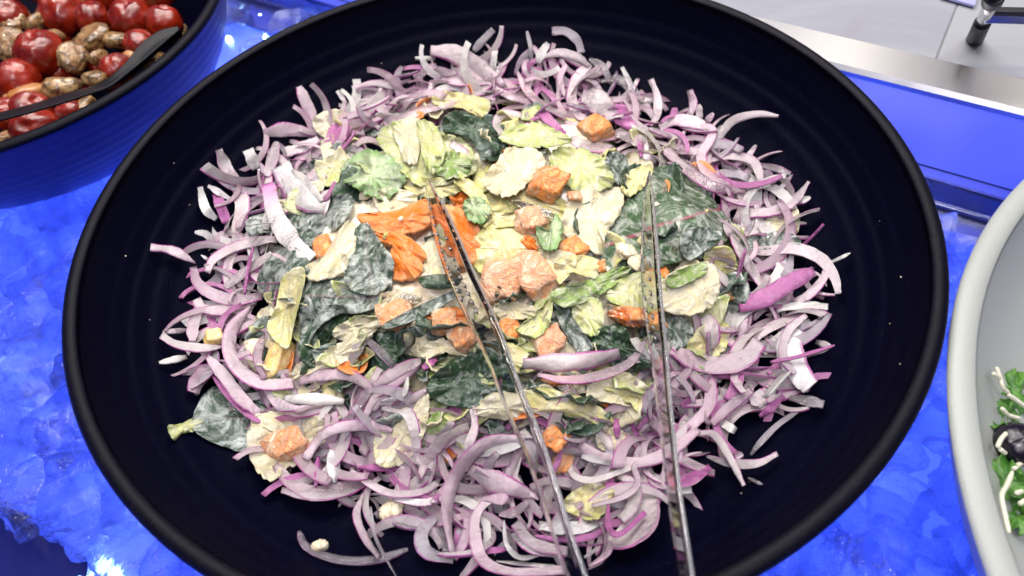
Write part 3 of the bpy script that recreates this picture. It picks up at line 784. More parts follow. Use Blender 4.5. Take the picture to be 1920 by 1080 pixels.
# outline of the onion ring in the picture (outer, inner)
OUT = np.array([(360, 520), (345, 640), (385, 720), (500, 850), (560, 930), (690, 985), (800, 1035), (950, 1070), (1110, 1040), (1200, 985), (1290, 905), (1420, 800), (1500, 740), (1530, 640), (1540, 540), (1490, 420), (1450, 330), (1340, 240), (1200, 170), (1080, 110), (960, 95), (850, 115), (720, 180), (600, 225), (470, 300), (390, 400)], float)
INN = np.array([(560, 540), (540, 640), (590, 700), (680, 730), (740, 760), (830, 770), (880, 790), (960, 800), (1060, 800), (1140, 790), (1200, 740), (1240, 690), (1300, 640), (1350, 580), (1370, 520), (1360, 420), (1300, 330), (1220, 300), (1120, 265), (1040, 235), (950, 215), (850, 210), (760, 220), (680, 270), (620, 330), (570, 400)], float)
oc, ic = crom(OUT, 200, True), crom(INN, 200, True)
def fill_onions(count, single, lo=.0, hi=9.):
    rnd = random.Random(3); protos = [arc_proto(i) for i in range(30)]; late = []
    data = []
    for me, d in protos:
        n = len(me.vertices); co = np.empty(n*3); me.vertices.foreach_get('co', co)
        t = np.empty(n*4); me.color_attributes['tint'].data.foreach_get('color', t)
        uvl = np.empty(len(me.loops)*2); me.uv_layers[0].data.foreach_get('uv', uvl)
        data.append((co.reshape(-1, 3), [tuple(p.vertices) for p in me.polygons], t.reshape(-1, 4)[:, :3], uvl.reshape(-1, 2), me.materials[0]))
    for i in range(count):
        j = rnd.randrange(200); s = rnd.random()**.8*1.05-.02
        if i >= single: s = .06+.94*s
        p = oc[j]*(1-s)+ic[j]*s; x, y = p+np.array([rnd.gauss(0, 7), rnd.gauss(0, 7)])
        pi = rnd.randrange(30); me, d = protos[pi]
        off = (rnd.uniform(lo, hi if i < single else hi*.62)*min(1, .35+2.*s))/1000
        q = onto(x, y, off)
        e = .004; gx = (surf(q[0]+e, q[1])-surf(q[0]-e, q[1]))/(2*e); gy = (surf(q[0], q[1]+e)-surf(q[0], q[1]-e))/(2*e)
        nrm = Vector((-float(gx), -float(gy), 1)).normalized()
        R = nrm.to_track_quat('Z', 'Y').to_matrix() @ Euler((rnd.gauss(0, .33), rnd.gauss(0, .33), rnd.uniform(0, 6.28))).to_matrix(); s_ = rnd.uniform(.85, 1.3)
        if i < single:
            o = bpy.data.objects.new('onion_slice', me); COL.objects.link(o); o.location = Vector(q); o.rotation_euler = R.to_euler(); o.scale = (s_,)*3
            tx, ty = to_px(q)
            piece(o, f'small {d} onion slice', tx, ty, 'onion slice', 'red onion slices heaped round the salad')
        else: late.append((pi, np.array(R)*s_, q))
    V, F_, T, U, MI, mats, n0 = [], [], [], [], [], [], 0
    for pi, R, q in late:
        co, fc, t, uvl, mt = data[pi]
        if mt not in mats: mats.append(mt)
        V.append(co@R.T+q); F_ += [tuple(a+n0 for a in f) for f in fc]; T.append(t); U.append(uvl); MI += [mats.index(mt)]*len(fc); n0 += len(co)
    V = np.concatenate(V); c = V.mean(0); me = mesh(V-c, F_, True, None, np.concatenate(T))
    l = me.uv_layers.new(name='UVMap'); l.data.foreach_set('uv', np.concatenate(U).ravel())
    for mt in mats: me.materials.append(mt)
    me.polygons.foreach_set('material_index', MI)
    o = link('onion_shreds', me, None, None, Vector(c)); tag(o, 'tangle of thin red onion shreds under the larger slices', 'onion', None, 'stuff')
# ------------------------------------------------------------------ the dressed salad below everything
def salad_mass():
    n = 150; V = []; Fc = []; g = np.linspace(-1, 1, n); X, Y = np.meshgrid(g*.150+HC[0], g*.150+HC[1])
    rr = np.hypot(X-HC[0], Y-HC[1]); Z = mass(X, Y)-.0035-.02*np.clip((rr-.105)/.04, 0, 2)
    for i in range(n):
        for k in range(n):
            Z[i, k] += .0035*mnoise.noise(Vector((X[i, k]*75, Y[i, k]*75, 1)))+.002*mnoise.noise(Vector((X[i, k]*190, Y[i, k]*190, 4)))
    V = np.stack([X, Y, Z], -1).reshape(-1, 3)
    for i in range(n-1):
        for k in range(n-1):
            if rr[i, k] < .146: Fc.append((i*n+k, i*n+k+1, (i+1)*n+k+1, (i+1)*n+k))
    tag(mesh_obj('dressed_salad_base', V, Fc, M['dressing'], uv=np.zeros((n*n, 2)), tint=np.zeros((n*n, 3))), 'chopped salad soaked in creamy dressing beneath the larger pieces', 'salad', None, 'stuff')

def cream_pool():
    n = 230; g = np.linspace(-1, 1, n); X, Y = np.meshgrid(g*.112+HC[0], g*.112+HC[1]); rr = np.hypot(X-HC[0], Y-HC[1]); Z = mass(X, Y); V = []
    for i in range(n):
        for k in range(n):
            a, b = X[i, k], Y[i, k]
            Z[i, k] += .0046+.0090*mnoise.noise(Vector((a*45, b*45, 2)))+.0045*mnoise.noise(Vector((a*110, b*110, 6)))+.0012*mnoise.noise(Vector((a*320, b*320, 8)))-.03*max(0, (rr[i, k]-.088)/.02)
    V = np.stack([X, Y, Z], -1).reshape(-1, 3); Fc = [(i*n+k, i*n+k+1, (i+1)*n+k+1, (i+1)*n+k) for i in range(n-1) for k in range(n-1) if rr[i, k] < .110]
    tag(mesh_obj('creamy_dressing', V, Fc, M['cream']), 'glossy pale creamy dressing pooled between the lettuce pieces', 'dressing', None, 'stuff')

# ------------------------------------------------------------------ leaves
def leaf_geo(out, jag, cup, ruffle, fold, wr, seed, Mn=56, rings=9, axis=None):
    """out: closed outline; returns plan positions, height field in mm, uv, edge factor"""
    jag *= .62; rs = np.random.RandomState(seed); c0 = crom(out, Mn, True)
    size = np.sqrt(abs(.5*np.sum(c0[:, 0]*np.roll(c0[:, 1], -1)-np.roll(c0[:, 0], -1)*c0[:, 1])))
    cen = c0.mean(0); th = np.linspace(0, 2*np.pi, Mn, endpoint=False)
    j = sum(rs.uniform(.1, 1.4)/k**.55*np.sin(k*th+rs.uniform(0, 6)+1.2*np.sin(th*rs.randint(1, 4)+k)) for k in (3, 5, 8, 11, 17, 23))*(.5+.9*np.abs(np.sin(th*1.5+rs.uniform(0, 6))))
    v = c0-cen; L = np.linalg.norm(v, axis=1)[:, None]; c0 = cen+v*(1+(jag*j[:, None]+jag*.5*rs.randn(Mn, 1))/np.maximum(L, 1))
    rad = np.linspace(0, 1, rings+1)[1:]**.85
    P = np.concatenate([[cen]]+[cen+k*(c0-cen) for k in rad]); r = np.concatenate([[0]]+[np.full(Mn, k) for k in rad]); T = np.concatenate([[0]]+[th]*rings)
    if axis is None:
        u_, s_, vt = np.linalg.svd(c0-cen, full_matrices=False); ax = vt[0]
    else: ax = np.array([math.cos(axis), -math.sin(axis)])
    q = P-cen; U = q@ax; Wd = q@np.array([-ax[1], ax[0]]); mu, mw = np.abs(U).max()+1e-6, np.abs(Wd).max()+1e-6
    H = cup*r**2+ruffle*r**2.2*np.sin(rs.randint(4, 7)*T+rs.uniform(0, 6)+1.5*np.sin(2*T))+.5*ruffle*r**3*np.sin(rs.randint(9, 13)*T+rs.uniform(0, 6))
    H = H-fold*(1-np.abs(Wd/mw))**2
    o1 = Vector((seed*1.37, seed*.73, seed*.11)); kx = 2.2/size; ky = 6.0/size
    for i in range(len(P)):
        a, b = float(U[i]), float(Wd[i])
        n1 = mnoise.noise(Vector((a*kx*.8, b*kx*1.5, 0))+o1); n2 = 1-2.2*abs(mnoise.noise(Vector((a*ky*.75, b*ky*1.1, 3))+o1)); n3 = mnoise.noise(Vector((a*ky*2.6, b*ky*2.6, 7))+o1)
        H[i] += wr*(2.0*n1+.75*n2+.42*n3)
    return P, H, np.c_[U/mu*.5+.5, Wd/mw*.5+.5], np.clip((r-.55)/.45, 0, 1)**1.5, Mn, rings, size
def leaf_faces(Mn, rings, N):
    F_ = []
    for s, o in ((1, 0), (-1, N)):
        for k in range(Mn):
            a, b = 1+k, 1+(k+1) % Mn; t = (o, o+a, o+b) if s < 0 else (o, o+b, o+a); F_.append(t)
        for i in range(rings-1):
            for k in range(Mn):
                a, b = o+1+i*Mn+k, o+1+i*Mn+(k+1) % Mn; q = (a, b, b+Mn, a+Mn)
                F_.append(q[::-1] if s < 0 else q)
    for k in range(Mn):
        a, b = 1+(rings-1)*Mn+k, 1+(rings-1)*Mn+(k+1) % Mn; F_.append((b, a, a+N, b+N))
    return F_
def leaf(out, mat, off, desc, cat, cup=1.5, ruffle=1.2, fold=0., wr=.7, jag=2., th=.8, axis=None, tilt=(0, 0), name='lettuce_leaf', group=None, label=None):
    seed = len(PENDING)*7+3
    big = np.ptp(np.array(out), axis=0).max() > 110
    P, H, uv, e, Mn, rings, size = leaf_geo(out, jag, cup, ruffle, fold, wr, seed, 100 if big else 64, 17 if big else 11, axis)
    c = P[0]; H = H+((P[:, 0]-c[0])*tilt[0]+(P[:, 1]-c[1])*tilt[1])*.29
    top = onto(P[:, 0], P[:, 1], (off+H)/1000); bot = top-np.array([0, 0, th/1000])
    o = mesh_obj(name, np.concatenate([top, bot]), leaf_faces(Mn, rings, len(P)), M[mat], uv=np.concatenate([uv, uv]), tint=np.tile(np.stack([e, e, e], 1), (2, 1)))
    if label: tag(o, label, cat, group)
    else: piece(o, desc, c[0], c[1], cat, group)
    return o
def P_(s): return [tuple(map(float, q.split(','))) for q in s.split()]
KG, LG = 'dark leaves in the salad', 'lettuce pieces in the salad'
def K_(s, off, label, mat='kale_milky', **k): return leaf(P_(s), mat, off, '', 'kale leaf', label=label, name='kale_leaf', group=KG, **k)
def L_(s, mat, off, label, **k): return leaf(P_(s), mat, off, '', 'lettuce', label=label, group=LG, **k)
def build_leaves():
    # dark leaves
    K_('835,215 860,207 885,215 915,230 935,252 935,280 905,300 890,270 860,252 832,243', 15, 'dark green kale curl smeared with dressing at the top of the heap', 'kale', ruffle=2.6, fold=3, wr=1.2)
    K_('905,245 940,255 975,265 1015,272 1022,292 985,300 940,300 912,296', 12, 'crinkled dark kale tail pointing right from the top curl', 'kale', ruffle=2.2, wr=1.2)
    K_('1218,318 1255,308 1292,325 1330,368 1362,405 1372,438 1330,480 1290,486 1240,500 1190,520 1150,512 1125,480 1138,430 1168,385 1195,345', 12, 'broad dressed kale leaf with red veins under the right tong arm', 'kale_red_vein', cup=-1.5, ruffle=1., wr=.5, jag=1.5, axis=.3)
    K_('1280,435 1310,425 1352,432 1345,455 1320,472 1292,488 1276,465', 16, 'small rounded grey green leaf tip on the broad kale leaf', wr=.3, jag=.5)
    K_('490,500 520,470 565,468 600,515 650,520 700,535 735,520 725,562 680,585 630,590 590,622 572,660 562,640 560,590 535,560 500,562 483,535', 12, 'big folded kale leaf coated in white dressing left of the middle', ruffle=2.4, wr=1.6)
    K_('563,628 590,600 640,590 700,578 712,600 660,612 615,628 590,655 578,705 566,690', 6, 'black green kale fold hanging in shade below the big kale leaf', 'kale', ruffle=2.5, wr=1.)
    K_('668,425 692,420 712,452 738,492 730,532 700,552 662,545 645,520 660,470', 17, 'upright dark kale leaf with curled tip beside the bright carrot peel', 'kale_milky', ruffle=1.6, fold=3, wr=1.3)
    K_('560,400 620,368 662,368 648,410 612,440 585,462 545,445 500,435 468,442 462,412 505,398', 8, 'milky grey leaf soaked in dressing below the white onion cup', wr=1.4, ruffle=1.8)
    K_('800,722 830,688 878,655 922,655 962,690 972,722 930,745 880,765 820,752', 13, 'dark crinkled kale curl below the middle of the salad', 'kale', ruffle=2.8, fold=2.5, wr=1.5)
    K_('385,735 425,722 485,735 520,765 500,800 475,832 450,846 380,820 360,792', 3, 'milky green leaf lying on the bare black bowl at the lower left', cup=-.8, ruffle=.5, wr=.3, jag=1)
    K_('1108,640 1130,612 1172,615 1188,650 1225,682 1180,695 1120,668', 12, 'knobbly dark kale leaf with white dressing left of the right tong arm', 'kale', ruffle=2.2, wr=1.6)
    K_('1038,568 1062,575 1090,618 1112,650 1085,660 1058,622', 12, 'narrow dark leaf sloping down between lettuce pieces right of the middle', wr=.6)
    K_('1382,452 1440,435 1490,440 1498,460 1430,468 1390,468', 8, 'grey green leaf strip at the right under the onions', wr=.5)
    K_('716,610 770,580 850,545 864,550 800,590 735,614', 17, 'thin olive leaf strip lying across a carrot cube', 'kale_milky', wr=.3, ruffle=.5, jag=.6)
    K_('785,520 830,514 866,524 850,538 800,540', 18, 'small smooth olive green leaf left of the left tong arm', 'kale', wr=.2, ruffle=.3, jag=.5, cup=-1)
    K_('1130,288 1170,290 1180,330 1160,345 1135,315', 12, 'small dark leaf scrap with a red stem at the upper right', wr=.8)
    K_('1140,755 1180,745 1200,770 1170,790', 4, 'dark leaf scrap in shade at the lower right of the tongs', 'kale')
    K_('600,740 640,725 700,735 690,765 640,770', 4, 'dark leaf scrap under the pink onions at the lower left', 'kale')
    K_('850,760 900,765 905,790 870,800 845,785', 5, 'dark leaf scrap below the kale curl', 'kale')
    K_('640,625 700,618 745,650 760,690 700,700 650,670', 4, 'shaded dark leaf below the carrot cube', 'kale', ruffle=2)
    K_('975,690 1010,650 1030,668 1000,700', 8, 'small dark leaf behind the wide onion petal', 'kale')
    K_('1255,590 1290,600 1300,630 1270,655 1250,630', 9, 'milky leaf scrap right of the right tong arm', wr=1)
    K_('935,535 965,530 968,560 945,568 930,560', 18, 'small curled green leaf tip on the orange chunk', 'kale', fold=3)
    # lettuce
    L_('705,255 740,228 775,230 830,250 870,262 897,308 862,336 800,350 765,335 735,300', 'lettuce_green', 11, 'open ruffled yellow green lettuce heart above the left tong tip', cup=4, ruffle=2.6, wr=1.1, jag=3)
    L_('738,235 768,219 792,233 782,302 758,302 745,270', 'lettuce_cream', 17, 'pale thick lettuce rib standing in the ruffled heart', cup=-1, wr=.3)
    L_('782,226 815,234 835,285 812,325 792,292 786,262', 'lettuce_green', 18, 'inner frilled leaf of the yellow green lettuce heart', fold=2, ruffle=1.5)
    L_('820,290 860,285 885,312 858,332 815,325', 'frill_green', 16, 'bright lime frill at the foot of the lettuce heart', ruffle=2.4, jag=4)
    L_('655,295 700,280 738,300 762,335 728,372 700,368 668,352 642,335', 'lettuce_mint', 13, 'mint green dressed lettuce leaf left of the lettuce heart', ruffle=2.2, wr=1.2, jag=4)
    L_('935,255 985,230 1035,240 1072,262 1030,274 975,274', 'lettuce_mint', 17, 'pale green lettuce sheet below the far onions', ruffle=.9, jag=3, mat_=None) if False else L_('935,255 985,230 1035,240 1072,262 1030,274 975,274', 'lettuce_green', 17, 'pale green lettuce sheet below the far onions', ruffle=.9, jag=3)
    L_('928,305 958,275 1005,280 1022,312 990,342 960,366 925,362 905,340', 'lettuce_cream', 17, 'cream lettuce fold left of the upper carrot cube', cup=3, fold=2.5, ruffle=1.8, jag=3)
    L_('1030,290 1075,275 1130,300 1152,340 1100,362 1058,342', 'lettuce_green', 13, 'pale lettuce leaf between the two upper carrot cubes', ruffle=2, jag=4)
    L_('890,318 940,310 1000,345 1060,375 1062,400 1040,418 960,402 905,385', 'lettuce_yellow', 12, 'long yellow lettuce rib under the upper carrot cube', cup=-2, wr=.4)
    L_('1078,366 1110,350 1166,354 1162,400 1137,440 1128,476 1090,460 1050,430 1058,396', 'lettuce_cream', 15, 'big cream lettuce leaf left of the broad kale leaf', ruffle=1.8, cup=-1.5, wr=.8, jag=3)
    L_('892,440 930,415 1000,428 1042,460 1005,490 950,500 902,512 882,480', 'lettuce_yellow', 14, 'wide buttery lettuce piece in the middle of the salad', cup=-2.5, ruffle=.8, wr=.7, jag=2, axis=0)
    L_('640,425 656,413 668,430 662,480 640,512 585,526 572,500 608,478', 'lettuce_cream', 18, 'pale cream leaf with blistered face right of the purple tipped onion', cup=-1.5, wr=.5, axis=.9)
    L_('500,612 515,580 530,520 565,500 572,520 562,562 552,602 540,652 518,642', 'lettuce_yellow', 15, 'curled yellow green lettuce spoon over the left onions', cup=3.5, fold=2, ruffle=.8, jag=1)
    L_('480,590 505,575 525,600 520,640 500,650 482,620', 'lettuce_cream', 10, 'cream leaf lump under the curled lettuce spoon', wr=1)
    L_('1140,545 1178,514 1240,515 1250,580 1200,584 1150,568', 'lettuce_green', 14, 'pale lettuce piece with green streaks under the right tong arm', ruffle=.7, wr=.5)
    L_('1244,520 1330,491 1350,535 1338,570 1300,589 1248,582', 'lettuce_cream', 15, 'large pale lettuce piece with lime patches right of the right tong arm', ruffle=.9, wr=.5, jag=3)
    L_('1255,515 1318,492 1322,512 1262,540', 'frill_green', 17.2, 'lime streaked top edge of the large pale lettuce piece', ruffle=.6, wr=.3)
    L_('1035,545 1100,525 1150,505 1185,500 1155,532 1110,560 1055,575', 'frill_green', 15, 'bright green frilled lettuce strip right of the salmon coloured chunks', ruffle=2., wr=1.1, jag=4)
    L_('1078,568 1122,560 1132,610 1108,630 1078,602', 'lettuce_green', 13, 'pale ribbed lettuce square below the green frill')
    L_('985,600 1020,545 1037,550 1032,602 1008,632 968,620', 'lettuce_green', 14, 'folded pale green lettuce scrap below the salmon coloured chunks', fold=2.5, wr=.9)
    L_('1005,422 1028,430 1042,400 1055,425 1045,462 1022,468', 'lettuce_mint', 19, 'two pronged pale celery leaf sprig in the middle', ruffle=.8, jag=3, fold=1.5)
    L_('1040,492 1078,478 1122,488 1116,522 1070,510 1050,532', 'lettuce_yellow', 15, 'folded yellow cream lettuce flap left of the small orange cube', fold=2, wr=.7)
    L_('985,728 1060,735 1112,755 1152,788 1122,796 1050,776 975,770', 'lettuce_yellow', 14, 'bright yellow green lettuce rib below the middle', cup=-2.5, wr=.6, axis=-.35)
    L_('888,765 930,735 985,745 992,775 950,786 900,780', 'lettuce_cream', 15, 'cream leaf tip left of the left tong arm near the bottom', cup=-1)
    L_('1098,740 1130,705 1178,700 1218,730 1200,760 1150,756', 'lettuce_cream', 13, 'yellow cream folded leaf chunk between the tong arms', fold=2, cup=2.5)
    L_('712,790 770,760 802,742 800,800 775,850 740,875 703,865', 'lettuce_cream', 11, 'cream leaf among the lower left onions', ruffle=1.4)
    L_('800,790 830,768 852,790 830,822 790,836', 'frill_green', 9, 'small bright green leaf between onions at the bottom')
    L_('465,805 490,775 560,768 610,790 640,780 605,830 560,862 505,902 472,865', 'lettuce_cream', 6, 'crumpled cream leaf around the lower left carrot wedge', ruffle=2, wr=1.4, jag=5, cup=2.5)
    L_('598,668 640,640 700,620 668,662 602,702 548,712', 'lettuce_cream', 11, 'jagged cream leaf below the big kale leaf', jag=4, ruffle=1.8)
    L_('540,700 600,662 598,725 540,742', 'lettuce_cream', 8, 'shaded cream leaf left of the jagged cream leaf')
    L_('1290,640 1335,598 1368,612 1362,650 1335,672 1298,672', 'lettuce_yellow', 9, 'yellow leaf scrap behind the pale onion slice on the right')
    L_('1440,400 1490,385 1497,432 1450,442', 'lettuce_cream', 6, 'white leaf scrap at the right side of the heap')
    L_('1058,935 1110,905 1152,922 1122,972 1068,962', 'lettuce_yellow', 10, 'yellow leaf showing through the onions at the bottom', wr=1)
    L_('878,370 905,372 920,392 905,418 880,412 868,392', 'lettuce_mint', 16, 'small pale leaf right of the left tong tip')
    L_('640,605 700,590 712,612 672,640 625,632', 'lettuce_cream', 9, 'pale torn leaf in the gap above the jagged cream leaf', ruffle=2)
    L_('818,172 870,175 918,190 905,218 860,200 815,195', 'lettuce_yellow', 10, 'yellow leaf edge under the far onions')
    L_('850,340 880,335 912,370 922,402 905,405 885,372', 'lettuce_yellow', 15, 'pale curved lettuce strip right of the left tong tip')
    L_('1168,330 1215,308 1222,330 1192,362 1172,364', 'lettuce_yellow', 13, 'yellow leaf corner above the broad kale leaf')
    L_('985,490 1030,468 1082,480 1062,512 1000,508', 'lettuce_cream', 13, 'cream leaf sliver above the salmon coloured chunks')
    L_('930,568 992,570 1002,592 940,598', 'lettuce_cream', 14, 'cream leaf sliver below the salmon coloured chunks')
    L_('788,650 835,635 882,648 872,668 830,660 800,672', 'lettuce_cream', 14, 'star shaped cream leaf scrap above the kale curl', jag=5)
    L_('845,610 875,600 905,640 890,660 860,645', 'lettuce_green', 14, 'pale green leaf rib left of the left tong arm')
    L_('905,425 880,405 895,385 930,398 985,395 990,420 940,425', 'lettuce_yellow', 13, 'rough yellow leaf chunk above the wide buttery lettuce', ruffle=1.8)
    L_('700,365 730,352 780,365 770,392 720,400', 'lettuce_cream', 12, 'cream leaf above the bright carrot peel')
    L_('760,335 850,335 870,352 830,370 775,365', 'lettuce_yellow', 11, 'yellow leaf base under the lettuce heart')
    L_('1140,570 1200,584 1240,580 1225,605 1165,598', 'lettuce_cream', 12, 'thick cream leaf edge above the carrot strip')
    L_('1045,725 1080,700 1110,712 1090,738', 'lettuce_cream', 11, 'cream leaf between the wide onion petal and the yellow rib')
    L_('314,798 335,795 370,782 382,795 365,808 340,812 326,824', 'lettuce_green', 3, 'small pale stem end poking left over the bare bowl', cup=-1.5, wr=.3, jag=1.5)
    L_('590,218 640,205 660,240 630,262 595,250', 'lettuce_cream', 7, 'cream leaf lump under the upper left onions')
    L_('600,300 640,292 655,330 625,350 598,335', 'lettuce_green', 9, 'pale green scrap left of the mint lettuce leaf')
    L_('772,470 830,450 862,500 850,528 800,524 768,508', 'lettuce_cream', 11, 'cream leaf between the carrot peels and the left tong arm', ruffle=1.8)
    L_('880,560 925,545 940,590 930,640 895,620', 'lettuce_cream', 9, 'cream leaf behind the middle of the left tong arm')
    L_('1060,640 1110,655 1105,700 1050,705 1020,680', 'lettuce_cream', 8, 'cream leaf above the wide onion petal', ruffle=2)
    L_('1180,400 1190,470 1150,470 1150,420', 'kale_milky', 11, 'milky leaf corner under the broad kale leaf') if False else None
    L_('960,375 1010,385 1050,410 1000,400', 'lettuce_cream', 15, 'thin cream leaf sliver beside the small pink orange chunk')
    L_('690,560 740,545 790,560 760,575 705,580', 'lettuce_cream', 12, 'cream shred above the left carrot cube')
    L_('915,640 975,650 1010,690 960,700 925,690', 'lettuce_yellow', 8, 'yellow shred right of the central kale curl')
    L_('1130,800 1180,815 1175,845 1120,838', 'lettuce_cream', 8, 'cream scrap among the lower onions')
    # bright carrot peel
    for s, off, l in (('668,404 700,398 740,395 800,372 812,400 800,425 745,440 700,432', 17, 'bright orange carrot peel left of the left tong arm'),
                      ('702,436 755,438 798,474 785,492 745,465 715,455', 16, 'orange carrot peel folded below the brightest peel'),
                      ('738,456 768,460 792,498 778,520 738,522 732,490', 16.5, 'dull orange carrot peel hanging below the other peels'),
                      ('800,395 850,385 895,420 905,470 870,500 835,470', 13, 'carrot peel behind the clear left tong arm'),
                      ('985,440 1010,455 1000,475 975,465', 15, 'small orange flake on the wide buttery lettuce'), ('800,585 850,575 880,590 850,612 805,605', 16.5, 'ragged orange flake over the dressed carrot cube by the tongs'), ('1140,583 1180,575 1215,600 1190,612 1155,600', 16, 'orange flake on the carrot stick left of the right tong arm'),
                      ('845,355 885,360 880,385 850,385', 10, 'small carrot peel in shade behind the tong tip')):
        leaf(P_(s), 'carrot_sheet', off, '', 'carrot', label=l, name='carrot_peel', group='carrot pieces in the salad', cup=-1.5, wr=.7, ruffle=1., jag=1.5, th=1.6)

# ------------------------------------------------------------------ cubes and chunks
def chunk_mesh(sx, sy, sz, seed, rnd_=.36, rough=.34):
    bm = bmesh.new(); bmesh.ops.create_cube(bm, size=2); bmesh.ops.subdivide_edges(bm, edges=bm.edges[:], cuts=6, use_grid_fill=True)
    rs = random.Random(seed); sh = [rs.uniform(-.28, .28) for _ in range(6)]; off = Vector((seed*3.1, seed*1.7, 5))
    for v in bm.verts:
        c = v.co; n_ = c.copy()
        k = max(abs(c.x), abs(c.y), abs(c.z)); s = c.normalized()*1.2; c = c.lerp(s, rnd_)
        c.x += sh[0]*c.y+sh[1]*c.z; c.y += sh[2]*c.z; c.z *= 1+sh[3]*c.x*.6+sh[4]*c.y*.6
        c += c.normalized()*(rough*mnoise.noise(c*1.1+off)+rough*.35*mnoise.noise(c*3.2+off))
        v.co = Vector((c.x*sx, c.y*sy, c.z*sz))
    me = bpy.data.meshes.new('chunk'); bm.to_mesh(me); bm.free(); me.polygons.foreach_set('use_smooth', [True]*len(me.polygons)); return me
def chunk(x, y, wpx, hpx, rot, off, mat, label, cat='carrot', rnd_=.38, zz=.8, name='carrot_cube', tilt=.25):
    seed = int(x*3+y); q = onto(float(x), float(y), off/1000)
    s = np.linalg.norm(q-CAM)/FPX
    me = chunk_mesh(wpx*s/2*.9, hpx*s/2*1.05, min(wpx, hpx)*s/2*zz, seed, rnd_); me.materials.append(M[mat])
    o = bpy.data.objects.new(name, me); COL.objects.link(o); o.location = Vector(q)
    rs = random.Random(seed); o.rotation_euler = (rs.uniform(-tilt, tilt)+.25, rs.uniform(-tilt, tilt), math.radians(rot))
    tag(o, label, cat, {'carrot': 'carrot pieces in the salad', 'salad chunk': 'salmon coloured chunks in the salad'}.get(cat)); return o
def build_chunks():
    chunk(1117, 243, 52, 40, 20, 17, 'carrot', 'orange carrot cube on the onions high on the right')
    chunk(1028, 345, 60, 52, -30, 19, 'carrot', 'bright carrot cube above the middle of the salad')
    chunk(742, 590, 62, 52, 8, 13, 'carrot_dressed', 'dressed carrot cube left of the left tong arm')
    chunk(945, 528, 72, 76, -12, 13, 'salmon_chunk', 'orange salmon coloured chunk with grained side in the middle', 'salad chunk')
    chunk(1008, 522, 74, 74, 25, 13, 'salmon_chunk', 'pinkish salmon coloured chunk right of the grained one', 'salad chunk')
    chunk(992, 415, 50, 44, 15, 16, 'salmon_chunk', 'small pink orange chunk above the wide buttery lettuce', 'salad chunk')
    chunk(1070, 470, 46, 40, 30, 12, 'carrot', 'orange carrot cube under the cream lettuce leaf')
    chunk(1128, 500, 18, 20, 10, 16, 'carrot', 'tiny carrot cube left of the broad kale leaf')
    chunk(1182, 588, 62, 24, -18, 15, 'carrot', 'carrot stick left of the right tong arm')
    chunk(1225, 603, 38, 30, 0, 13, 'carrot', 'carrot stick end seen through the right tong arm')
    chunk(835, 603, 58, 44, -15, 15, 'carrot_dressed', 'dressed carrot cube just left of the left tong arm')
    chunk(868, 630, 52, 46, 20, 16, 'carrot_dressed', 'rounded dressed carrot lump below the cube by the left tong arm', rnd_=.6)
    chunk(1028, 640, 62, 48, 20, 10, 'salmon_chunk', 'pinkish chunk above the wide onion petal', 'salad chunk')
    chunk(952, 618, 40, 38, 0, 10, 'carrot', 'orange carrot piece right of the left tong arm')
    chunk(538, 835, 70, 44, 22, 10, 'carrot_dressed', 'orange carrot wedge in the crumpled cream leaf at the lower left')
    chunk(1040, 822, 46, 34, -40, 12, 'carrot', 'orange carrot piece between the onions at the bottom')
    chunk(1052, 865, 38, 34, 10, 9, 'carrot_dressed', 'smaller carrot piece below the one among the bottom onions')
    chunk(522, 672, 40, 58, -20, 9, 'yellow_chunk', 'pale orange chunk behind the left onion arcs', 'salad chunk')
    chunk(604, 462, 36, 38, 20, 13, 'carrot', 'carrot corner between the onion and the blistered leaf')
    chunk(1357, 557, 30, 16, 0, 9, 'carrot', 'dark orange carrot sliver at the right of the pale lettuce')
    chunk(400, 632, 30, 22, 10, 8, 'yellow_chunk', 'small yellow chunk among the left onions', 'salad chunk')
    chunk(1078, 368, 26, 18, -20, 16, 'salmon_chunk', 'tiny salmon coloured lump right of the upper carrot cube', 'salad chunk', rnd_=.5)
    chunk(1140, 880, 24, 22, 0, 8, 'cream_chunk', 'pale cream chunk among the bottom onions', 'salad chunk')
    chunk(480, 655, 34, 28, 15, 9, 'cream_chunk', 'cream chunk among the left onion arcs', 'salad chunk', rnd_=.5)
    chunk(735, 955, 46, 26, 20, 5, 'cream_chunk', 'translucent pale lump at the bottom left onions', 'salad chunk', rnd_=.6)
    chunk(1175, 470, 34, 30, 0, 17, 'cream_chunk', 'cream swirl lump on the broad kale leaf', 'salad chunk', rnd_=.6, zz=.5)
    chunk(1195, 492, 34, 26, 40, 16, 'cream_chunk', 'cream sliver below the swirl lump on the broad kale leaf', 'salad chunk', rnd_=.5, zz=.5)
    chunk(1060, 714, 84, 16, -6, 11, 'carrot', 'long orange carrot sliver under the wide onion petal')
    for x, y, l in ((752, 410, 'tiny grey seed on the bright carrot peel'), (1231, 383, 'tiny pink bead on the broad kale leaf'), (600, 1023, 'pale seed lying on the glassy onion crescent')):
        w = 26 if x == 600 else 11
        chunk(x, y, w, w*.6, 10, {752: 20, 1231: 16, 600: 5}[x], 'cream_chunk', l, 'seed', rnd_=.95, name='seed')
    m = NT('drop'); M['drop'] = m.done(m.bsdf((.9, .95, .95), .02, None, Transmission_Weight=1., IOR=1.33))
    q = onto(765., 637., .016); bm = bmesh.new(); bmesh.ops.create_uvsphere(bm, u_segments=20, v_segments=12, radius=.0036); me = bpy.data.meshes.new('drop'); bm.to_mesh(me); bm.free(); me.polygons.foreach_set('use_smooth', [True]*len(me.polygons)); me.materials.append(M['drop'])
    o = bpy.data.objects.new('liquid_bead', me); COL.objects.link(o); o.location = Vector(q); tag(o, 'clear round liquid bead below the dressed carrot cube', 'bead')

